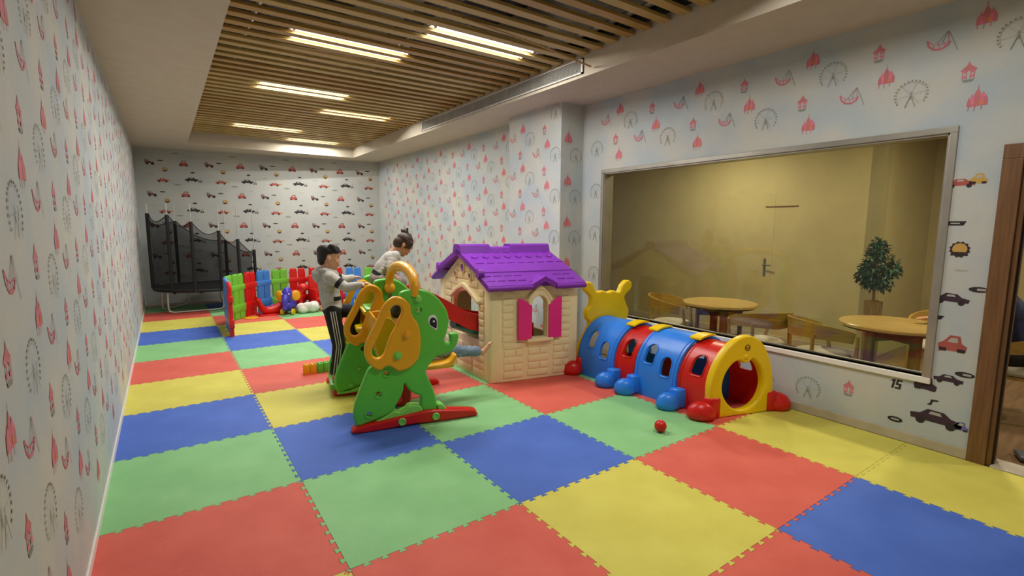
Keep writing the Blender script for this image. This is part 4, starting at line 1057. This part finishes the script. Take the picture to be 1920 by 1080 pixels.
for x, y, lab in ((1.56, 6.42, 'flat orange plastic disc on the red mat, nearer to the red fence panel'), (1.93, 6.62, 'flat orange plastic disc on the red mat, nearer to the indigo elephant')):
    q = MB(); q.lathe([(.10, 0), (.115, .006), (.11, .014), (.085, .02), (.05, .014), (.001, .014)], n=24, cap=False); o = q.build('plastic_disc', M['pyellow'], None, 40, loc=(x, y, .0005)); tag(o, lab, 'disc', 'orange discs on the mat')

# building blocks, ball
def block(key, x, y, lab):
    t = empty('building_block', (x, y, 0), lab, 'block', 'row of building blocks', math.radians(-6))
    q = MB(); q.box((0, 0, .055), (.066, .066, .11), .006); q.build('block_body', M[key], t, 40)
    for i in (-1, 1):
        for j in (-1, 1): q = MB(); q.lathe([(.011, .11), (.011, .118), (.009, .12), (.001, .12)], n=10, cap=False); o = q.build('stud', M[key], t, 40, loc=(i*.017, j*.017, 0))
block('pyellow', 1.575, 2.40, 'yellow building block at the left end of the row on the red mat')
block('pyellow', 1.643, 2.393, 'yellow building block touching the green blocks')
block('pgreen', 1.715, 2.385, 'green building block next to the yellow blocks')
block('pgreen', 1.785, 2.378, 'green building block next to the boy\'s foot')
q = MB(); q.sphere((0, 0, .048), .048, 24, 16); ball = q.build('play_ball', M['pred'], None, 60, loc=(3.53, -.80, .0005)); tag(ball, 'small red plastic ball on the green mat before the tunnel', 'ball')

# ------------------------------------------------------------------ people
def cap(mb, p0, r0, p1, r1, n=12):
    p0, p1 = Vector(p0), Vector(p1); d = p1-p0; L = d.length
    if L < 1e-6: mb.sphere(p0, r0, n, 8); return
    t = d/L; pts = []; rs = []
    for k in range(4): a = math.pi/2*(1-k/3.0); pts.append(p0-t*r0*math.sin(a)); rs.append(max(r0*math.cos(a), .0008))
    for k in range(4): a = math.pi/2*k/3.0; pts.append(p1+t*r1*math.sin(a)); rs.append(max(r1*math.cos(a), .0008))
    mb.tube(pts, rs, n)
def ell(mb, c, r, fwd, up, n=16):
    side = fwd.cross(up).normalized(); u2 = side.cross(fwd).normalized()
    mb.sphere(c, r, n, 12, Matrix((fwd.normalized(), side, u2)).transposed())
def chain(mb, pts, rs, n=12):
    for (p, r), (q, s_) in zip(zip(pts, rs), list(zip(pts, rs))[1:]): cap(mb, p, r, q, s_, n)
def skinmesh(name, mb, mats, root, voxel=.007, it=5, pick=None):
    L = Vector(root.location)
    for v in mb.v: v -= L
    o = link('tmp', mb.mesh('tmp', mats), None)
    md = o.modifiers.new('r', 'REMESH'); md.mode = 'VOXEL'; md.voxel_size = voxel
    md = o.modifiers.new('s', 'SMOOTH'); md.iterations = it; md.factor = .5
    dg = bpy.context.evaluated_depsgraph_get(); dg.update()
    me = bpy.data.meshes.new_from_object(o.evaluated_get(dg)); bpy.data.objects.remove(o); me.name = name
    me.materials.clear()
    for m in (mats if isinstance(mats, (list, tuple)) else [mats]): me.materials.append(m)
    for p in me.polygons:
        p.use_smooth = True
        p.material_index = pick(p.center+L) if pick else 0
    return link(name, me, root)
def head_prims(mb, c, f, u, s):
    d = f.cross(u).normalized(); P = lambda a, b_, e: c+(f*a+d*b_+u*e)*s
    ell(mb, P(-.006, 0, .022), (.098*s, .078*s, .090*s), f, u); ell(mb, P(.03, 0, -.045), (.062*s, .056*s, .070*s), f, u)
    ell(mb, P(.058, 0, -.02), (.038*s, .058*s, .05*s), f, u)
    cap(mb, P(.086, 0, -.008), .007*s, P(.096, 0, -.031), .0115*s); 
    for k in (-1, 1):
        ell(mb, P(.07, k*.034, -.038), (.024*s, .024*s, .024*s), f, u); ell(mb, P(.083, k*.03, .016), (.014*s, .024*s, .009*s), f, u)
        ell(mb, P(-.006, k*.079, -.016), (.019*s, .010*s, .027*s), f, u)
    ell(mb, P(.09, 0, -.06), (.012*s, .024*s, .007*s), f, u); ell(mb, P(.086, 0, -.071), (.012*s, .021*s, .008*s), f, u)
    cap(mb, P(.06, 0, -.095), .024*s, P(.02, 0, -.085), .04*s)
    cap(mb, P(-.02, 0, -.06), .046*s, P(-.03, 0, -.15), .044*s)
def face_parts(c, f, u, s, root):
    d = f.cross(u).normalized(); L = Vector(root.location); P = lambda a, b_, e: c-L+(f*a+d*b_+u*e)*s
    for k in (-1, 1):
        q = MB(); q.sphere(P(.0765, k*.033, -.004), (.0125*s,)*3, 10, 8); ey = q.build('eye', M['pureWhite'], root, 60)
        q = MB(); q.sphere(P(.0835, k*.034, -.004), (.0082*s,)*3, 8, 6); q.build('iris', M['black'], ey, 60)
        q = MB(); q.tube([P(.090, k*.018, .022), P(.090, k*.034, .027), P(.078, k*.05, .020)], .004*s, 6); q.build('eyebrow', M['hair'], root, 50)
    q = MB(); q.tube([P(.091, -.02, -.066), P(.099, 0, -.065), P(.091, .02, -.066)], .0035*s, 6); q.build('mouth', M['lip'], root, 50)
def hand_prims(mb, w, d, nrm, s, side=1, curl=.8):
    """w wrist, d pointing to the fingers, nrm out of the palm, side chooses the thumb's side"""
    d = d.normalized(); nrm = (nrm-d*nrm.dot(d)).normalized(); ac = d.cross(nrm).normalized()*side
    for k in range(4):
        o_ = ac*(k-1.5)*.0175*s
        cap(mb, w+o_*.6+d*.008*s, .013*s, w+o_+d*.062*s, .0115*s, 8)
        Lf = (.86, 1.0, .95, .76)[k]; p = w+o_+d*.064*s; ang = 0
        for j, (ln, r0, r1) in enumerate(((.034, .0098, .0092), (.025, .0092, .0085), (.020, .0085, .0072))):
            ang += curl*(.75 if j == 0 else 1.0); dd = d*math.cos(ang)+nrm*math.sin(ang); q = p+dd*ln*Lf*s
            cap(mb, p, r0*s, q, r1*s, 8); p = q
    b0 = w+d*.016*s-ac*.022*s; b1 = b0+(d*.5-ac*.75+nrm*.35).normalized()*.034*s; b2 = b1+(d*.75-ac*.1+nrm*.65).normalized()*.030*s
    cap(mb, b0, .0125*s, b1, .0108*s, 8); cap(mb, b1, .0108*s, b2, .009*s, 8)
def foot_prims(mb, a, f, s, pitch=0):
    up = Vector((0, 0, 1)); f = (f*math.cos(pitch)-up*math.sin(pitch)).normalized(); dn = (f.cross(up)).normalized().cross(f)*-1
    dn = -up if abs(pitch) < .01 else -(f.cross(up).normalized().cross(f))
    cap(mb, a, .030*s, a+dn*.040*s-f*.022*s, .026*s); cap(mb, a-f*.012*s+dn*.042*s, .026*s, a+f*.085*s+dn*.050*s, .022*s)
    cap(mb, a+f*.02*s+dn*.02*s, .03*s, a+f*.085*s+dn*.048*s, .023*s)
    sd = f.cross(dn).normalized()
    for k in range(5): 
        o_ = sd*(k-2)*.012*s; cap(mb, a+f*.085*s+dn*.052*s+o_, .012*s, a+f*(.122-.006*k)*s+dn*.056*s+o_*1.25, (.011-.001*k)*s, 8)
def seg_t(p, a, b_): 
    d = b_-a; return (p-a).dot(d)/d.length_squared, ((p-a)-d*((p-a).dot(d)/d.length_squared)).length

# --- boy climbing the stair of the slide
def boy():
    root = empty('person', S(-.09, 1.10, .10), 'child in grey hoodie and black striped trousers climbing the slide stair', 'person')
    f = UU.normalized(); up = Vector((0, 0, 1)); dv = VV.normalized()
    hc = S(-.098, 1.13, 1.318); hf = (f*.97-up*.12-dv*.0).normalized(); hu = (up-hf*up.dot(hf)).normalized(); hs = 1.02
    neck = S(-.115, 1.13, 1.19); chest = S(-.115, 1.13, 1.05); waist = S(-.10, 1.13, .92); pelv = S(-.09, 1.13, .82)
    sr, er, wr = S(-.10, 1.01, 1.135), S(.035, .955, 1.035), S(.165, .895, 1.065)
    sl, el, wl = S(-.10, 1.25, 1.135), S(.04, 1.30, 1.075), S(.125, 1.315, 1.095)
    hr, kr, ar = S(-.09, 1.065, .79), S(-.045, 1.06, .465), S(-.085, 1.07, .175)
    hl, kl, al = S(-.075, 1.195, .79), S(.125, 1.20, .765), S(.115, 1.20, .525)
    b = MB(); head_prims(b, hc, hf, hu, hs)
    chain(b, [neck, chest, waist, pelv], [.045, .08, .075, .078])
    for s_, e, w in ((sr, er, wr), (sl, el, wl)): chain(b, [chest+(s_-chest)*.5+up*.03, s_, e, w], [.06, .045, .033, .022])
    for h, k, a in ((hr, kr, ar), (hl, kl, al)): chain(b, [pelv, h, k, k+(a-k)*.35, a], [.075, .07, .05, .046, .028])
    hand_prims(b, wr, (S(.235, .875, 1.085)-wr), -up, .85, 1, .55); hand_prims(b, wl, (S(.20, 1.325, 1.105)-wl), -up, .85, -1, .55)
    foot_prims(b, ar, (f*.95+dv*-.1).normalized(), .92); foot_prims(b, al, f, .92)
    skinmesh('body', b, M['skin'], root, .0055, 3)
    face_parts(hc, hf, hu, hs, root)
    # hair: short, full on top
    h = MB(); d = hf.cross(hu); P = lambda a, b_, e: hc+(hf*a+d*b_+hu*e)*hs
    ell(h, P(-.018, 0, .055), (.098*hs, .084*hs, .072*hs), hf, hu); ell(h, P(-.045, 0, .015), (.066*hs, .081*hs, .07*hs), hf, hu)
    ell(h, P(-.062, 0, -.03), (.040*hs, .062*hs, .055*hs), hf, hu)
    for k in range(-4, 5): cap(h, P(.01, k*.015, .108), .026*hs, P(.090-.0022*k*k, k*.016, .066-.002*abs(k)), .016*hs)
    rn = random.Random(2)
    ell(h, P(.03, 0, .082), (.06*hs, .066*hs, .04*hs), hf, hu)
    skinmesh('hair', h, M['hair'], root, .006, 4)
    # hoodie
    h = MB()
    chain(h, [neck-up*.03, chest, waist, pelv+up*.02], [.075, .098, .098, .099])
    ell(h, chest+up*.02, (.085, .13, .10), f, up); ell(h, waist, (.097, .118, .10), f, up); ell(h, pelv+up*.015, (.098, .118, .055), f, up)
    for s_, e, w in ((sr, er, wr), (sl, el, wl)): chain(h, [chest+(s_-chest)*.6+up*.03, s_, e, w], [.075, .062, .048, .034])
    for s_, e, w in ((sr, er, wr), (sl, el, wl)):
        for k in range(4): p = e+(w-e)*(.25+.2*k); cap(h, p-up*.012, .036-.003*k, p+up*.010, .034-.003*k)
        cap(h, w-(w-e).normalized()*.03, .031, w-(w-e).normalized()*.012, .028)
    chain(h, [neck+f*.07-up*.02+dv*.05, neck-f*.03+dv*.085+up*.005, neck-f*.085+up*.005, neck-f*.03-dv*.085+up*.005, neck+f*.07-up*.02-dv*.05], [.022, .032, .038, .032, .022])
    ell(h, neck-f*.095-up*.045, (.05, .075, .065), f, up); cap(h, neck-f*.12-up*.02, .03, neck-f*.10-up*.10, .022)
    def pk(p):
        for s_, e in ((sr, er), (sl, el)):
            t, r_ = seg_t(p, s_, e)
            if .46 < t < .70 and r_ < .075: return 1
        z = p.z; 
        if .905 < z < .94 and (p-S(0, 0, 0)).dot(f) > -.075 and abs(seg_t(p, chest, pelv)[1]) > .04 and (p-sr).length > .12: return 1
        return 0
    skinmesh('hoodie', h, [M['grey'], M['ink']], root, .007, 4, pk)
    # trousers
    h = MB()
    ell(h, pelv-up*.01, (.092, .11, .075), f, up)
    for hh, k, a in ((hr, kr, ar), (hl, kl, al)): chain(h, [pelv-up*.02, hh, k, k+(a-k)*.4, a+(k-a).normalized()*.02], [.085, .082, .062, .056, .042])
    for k in range(3): p = ar+(kr-ar)*(.1+.12*k); cap(h, p-f*.012, .046, p+f*.012, .046)
    skinmesh('trousers', h, M['ink'], root, .007, 4)
    L = Vector(root.location)
    for j in (-1, 0, 1):
        pts = []
        for a, b_, r_ in ((hr+up*.02, kr, (.086, .066)), (kr, ar, (.066, .050))):
            for k in range(6):
                t = k/5; pts.append(a+(b_-a)*t-dv*(r_[0]+(r_[1]-r_[0])*t+.001)*math.cos(j*.28)+f*(j*.021)-L)
        q = MB(); q.tube(pts, .0055, 6); q.build('side_stripe', M['stripew'], root, 50)
boy()

# --- girl crouching on the platform
def girl():
    root = empty('person', S(.42, 1.13, .826), 'child with a hair bun in grey knit top crouching on top of the slide', 'person')
    f = UU.normalized(); up = Vector((0, 0, 1)); dv = VV.normalized()
    hf = (f*.77-up*.64).normalized(); hu = (up*.77+f*.64).normalized(); hc = S(.622, 1.13, 1.435); hs = .95
    neck = S(.545, 1.13, 1.355); chest = S(.48, 1.13, 1.285); waist = S(.405, 1.13, 1.20); pelv = S(.365, 1.13, 1.11)
    sr, er, wr = S(.515, 1.035, 1.325), S(.465, .995, 1.23), S(.465, .94, 1.165)
    sl, el, wl = S(.515, 1.225, 1.325), S(.48, 1.27, 1.225), S(.53, 1.30, 1.155)
    hr, kr, ar = S(.37, 1.075, 1.085), S(.575, 1.03, 1.06), S(.455, 1.06, .885)
    hl, kl, al = S(.37, 1.185, 1.085), S(.575, 1.225, 1.06), S(.455, 1.20, .885)
    b = MB(); head_prims(b, hc, hf, hu, hs)
    chain(b, [hc-hu*.09*hs-hf*.02, neck, chest, waist, pelv], [.04, .042, .068, .066, .07])
    for s_, e, w in ((sr, er, wr), (sl, el, wl)): chain(b, [chest+(s_-chest)*.5, s_, e, w], [.05, .038, .028, .02])
    for h, k, a in ((hr, kr, ar), (hl, kl, al)): chain(b, [pelv, h, k, k+(a-k)*.35, a], [.065, .06, .044, .04, .026])
    hand_prims(b, wr, S(.51, .905, 1.125)-wr, -up-f*.3, .75, 1, .35); hand_prims(b, wl, S(.57, 1.33, 1.125)-wl, -up-f*.3, .75, -1, .5)
    foot_prims(b, ar, f, .78); foot_prims(b, al, f, .78)
    skinmesh('body', b, M['skin2'], root, .0055, 3); face_parts(hc, hf, hu, hs, root)
    h = MB(); d = hf.cross(hu); P = lambda a, b_, e: hc+(hf*a+d*b_+hu*e)*hs
    ell(h, P(-.018, 0, .045), (.098*hs, .085*hs, .078*hs), hf, hu); ell(h, P(-.05, 0, -.01), (.066*hs, .078*hs, .075*hs), hf, hu)
    bun = S(.635, 1.13, 1.565); cap(h, P(-.01, 0, .10), .035*hs, bun-up*.03, .02)
    ell(h, bun, (.036, .036, .034), f, up)
    rn = random.Random(8)
    for k in range(16):
        a = k*.9; cap(h, bun, .022, bun+Vector((math.cos(a)*.03, math.sin(a)*.03, rn.uniform(-.012, .03))), .012, 8)
    for k in (-1, 1):
        for j in range(4): cap(h, P(.05-.02*j, k*.07, .05), .018*hs, P(.062-.018*j, k*.078, -.005-.01*j), .008*hs, 8)
    skinmesh('hair', h, M['hair2'], root, .006, 2)
    h = MB(); ax = (chest-pelv).normalized()
    chain(h, [neck-up*.01, chest, waist, pelv+ax*.02], [.055, .082, .085, .088]); ell(h, chest, (.08, .105, .085), ax.cross(dv), ax); ell(h, pelv+ax*.03, (.085, .10, .05), ax.cross(dv), ax)
    for k in range(7):
        c_ = pelv+(neck-pelv)*(.12+.11*k); chain(h, [c_-dv*.085-f*.03, c_-f*.075-dv*.03, c_-f*.075+dv*.03], [.022, .024, .024], 8)
    for s_, e, w in ((sr, er, wr), (sl, el, wl)):
        chain(h, [chest+(s_-chest)*.6, s_, e, w], [.062, .052, .042, .03])
        for k in range(5): p = s_+(e-s_)*(.15+.25*k); cap(h, p-f*.012, .048-.004*k, p+f*.012, .048-.004*k, 8)
    def pk(p):
        t, r_ = seg_t(p, pelv, neck); 
        if -.02 < t < .12: return 1
        for s_, e in ((sr, er), (sl, el)):
            t2, r2 = seg_t(p, s_, e)
            if r2 < .06 and (.35 < t2 < .5 or .68 < t2 < .82): return 2
        return 0
    skinmesh('knit_top', h, [M['grey'], M['ink'], M['stripew']], root, .007, 2, pk)
    h = MB(); ell(h, pelv-ax*.02, (.085, .105, .075), ax.cross(dv), ax)
    for hh, k, a in ((hr, kr, ar), (hl, kl, al)): chain(h, [pelv-ax*.02, hh, k, k+(a-k)*.4, a+(k-a)*.1], [.08, .075, .056, .05, .04])
    skinmesh('trousers', h, M['floral'], root, .007, 3)
girl()

# --- child on the swing, only one leg in view
def swing_child():
    root = empty('person', S(.45, .46, .40), 'child on the yellow swing seat stretching out one leg in pale jeans', 'person')
    f = UU.normalized(); up = Vector((0, 0, 1)); dv = VV.normalized()
    hc = S(.465, .46, .85); hf = (f*.95-up*.3).normalized(); hu = (up*.95+f*.3).normalized(); hs = .88
    neck = S(.425, .46, .75); chest = S(.40, .46, .65); pelv = S(.40, .46, .48)
    sr, er, wr = S(.41, .36, .70), S(.48, .355, .61), S(.54, .38, .57); sl, el, wl = S(.41, .56, .70), S(.48, .565, .61), S(.54, .54, .57)
    hr, kr, ar = S(.40, .42, .48), S(.78, .44, .475), S(1.20, .455, .425)
    hl, kl, al = S(.42, .51, .48), S(.62, .53, .50), S(.72, .53, .44)
    b = MB(); head_prims(b, hc, hf, hu, hs); chain(b, [neck, chest, pelv], [.04, .072, .075])
    for s_, e, w in ((sr, er, wr), (sl, el, wl)): chain(b, [chest+(s_-chest)*.5, s_, e, w], [.05, .038, .028, .02])
    for h, k, a in ((hr, kr, ar), (hl, kl, al)): chain(b, [pelv, h, k, k+(a-k)*.35, a], [.06, .058, .044, .04, .026])
    hand_prims(b, wr, f, dv, .72, 1, .7); hand_prims(b, wl, f, -dv, .72, -1, .7)
    # feet point up and outward
    for a in (ar, al):
        ff = (f*.55+up*.72-dv*.1).normalized(); cap(b, a, .027, a+f*.035-up*.005, .025); chain(b, [a+f*.03-up*.012, a+f*.05+ff*.05, a+f*.045+ff*.085], [.025, .023, .018])
        for k in range(5): o_ = dv*(k-2)*.010; cap(b, a+f*.045+ff*.085+o_, .0095, a+f*.045+ff*(.112-.005*k)+o_*1.2, .0085, 8)
    skinmesh('body', b, M['skin'], root, .0055, 3); face_parts(hc, hf, hu, hs, root)
    h = MB(); d = hf.cross(hu); P = lambda a, b_, e: hc+(hf*a+d*b_+hu*e)*hs
    ell(h, P(-.018, 0, .05), (.098*hs, .084*hs, .075*hs), hf, hu); ell(h, P(-.05, 0, -.0), (.066*hs, .08*hs, .075*hs), hf, hu)
    skinmesh('hair', h, M['hair'], root, .007, 3)
    h = MB(); chain(h, [neck-up*.03, chest, pelv+up*.03], [.06, .085, .088]); ell(h, chest, (.08, .105, .085), f, up)
    for s_, e, w in ((sr, er, wr), (sl, el, wl)): chain(h, [chest+(s_-chest)*.6, s_, e, w], [.06, .048, .04, .03])
    skinmesh('shirt', h, M['ink'], root, .008, 3)
    h = MB(); ell(h, pelv, (.085, .10, .075), f, up)
    for hh, k, a in ((hr, kr, ar), (hl, kl, al)):
        chain(h, [pelv, hh, k, k+(a-k)*.4, a+(k-a)*.10], [.075, .07, .058, .054, .046])
        rn = random.Random(4)
        for j in range(8): p = k+(a-k)*(.05+.11*j); cap(h, p-up*.03+dv*rn.uniform(-.02, .02), .034-.001*j, p+up*.026+f*.02, .034-.001*j, 8)
        cap(h, a+(k-a)*.14-up*.004, .05, a+(k-a)*.08, .049)
    skinmesh('jeans', h, M['jean'], root, .007, 2)
swing_child()

# --- seated adult in the other room, glimpsed past the door frame
def adult():
    root = empty('person', (6.32, -2.30, .47), 'seated person in dark navy clothes glimpsed past the door frame', 'person')
    f = Vector((-.30, .954, 0)); up = Vector((0, 0, 1)); d = f.cross(up)
    B0 = Vector((6.32, -2.30, 0)); P = lambda a, b_, z: B0+f*a+d*b_+up*z
    hc = P(.22, 0, 1.29); pelv, chest, neck = P(0, 0, .56), P(.09, 0, .92), P(.15, 0, 1.10)
    sr, er, wr = P(.14, .18, 1.02), P(.50, .12, .87), P(.56, -.06, .81); sl, el, wl = P(.14, -.18, 1.02), P(.34, -.22, .84), P(.48, -.04, .81)
    hr, kr, ar = P(.05, .09, .54), P(.40, .10, .53), P(.36, .10, .10); hl, kl, al = P(.05, -.09, .54), P(.40, -.10, .53), P(.36, -.10, .10)
    b = MB(); head_prims(b, hc, (f*.95-up*.3).normalized(), (up*.95+f*.3).normalized(), 1.1); chain(b, [neck, chest, pelv], [.055, .11, .11])
    for s_, e, w in ((sr, er, wr), (sl, el, wl)): chain(b, [chest+(s_-chest)*.5, s_, e, w], [.08, .055, .042, .028])
    for h, k, a in ((hr, kr, ar), (hl, kl, al)): chain(b, [pelv, h, k, k+(a-k)*.35, a], [.10, .09, .06, .058, .04])
    hand_prims(b, wr, f-d*.4, -up, 1.0, 1, .15); hand_prims(b, wl, f+d*.4, -up, 1.0, -1, .15)
    for a in (ar, al): foot_prims(b, a-up*.02, f, 1.25)
    skinmesh('body', b, M['skin2'], root, .009, 3); face_parts(hc, (f*.95-up*.3).normalized(), (up*.95+f*.3).normalized(), 1.1, root)
    h = MB(); ell(h, hc+up*.06-f*.03, (.105, .09, .085), f, up); ell(h, hc-f*.06, (.07, .085, .09), f, up); skinmesh('hair', h, M['hair'], root, .01, 3)
    h = MB(); chain(h, [neck-up*.03, chest, pelv], [.09, .135, .135]); ell(h, chest, (.12, .19, .14), f, up)
    for s_, e, w in ((sr, er, wr), (sl, el, wl)): chain(h, [chest+(s_-chest)*.6, s_, e, w+(e-w)*.12], [.09, .08, .07, .05])
    skinmesh('jacket', h, M['navy'], root, .011, 4)
    h = MB(); ell(h, pelv-up*.01, (.14, .17, .11), f, up)
    for hh, k, a in ((hr, kr, ar), (hl, kl, al)): chain(h, [pelv, hh, k, k+(a-k)*.4, a+(k-a)*.05], [.11, .10, .075, .07, .06])
    skinmesh('trousers', h, M['ink'], root, .011, 4)
adult()
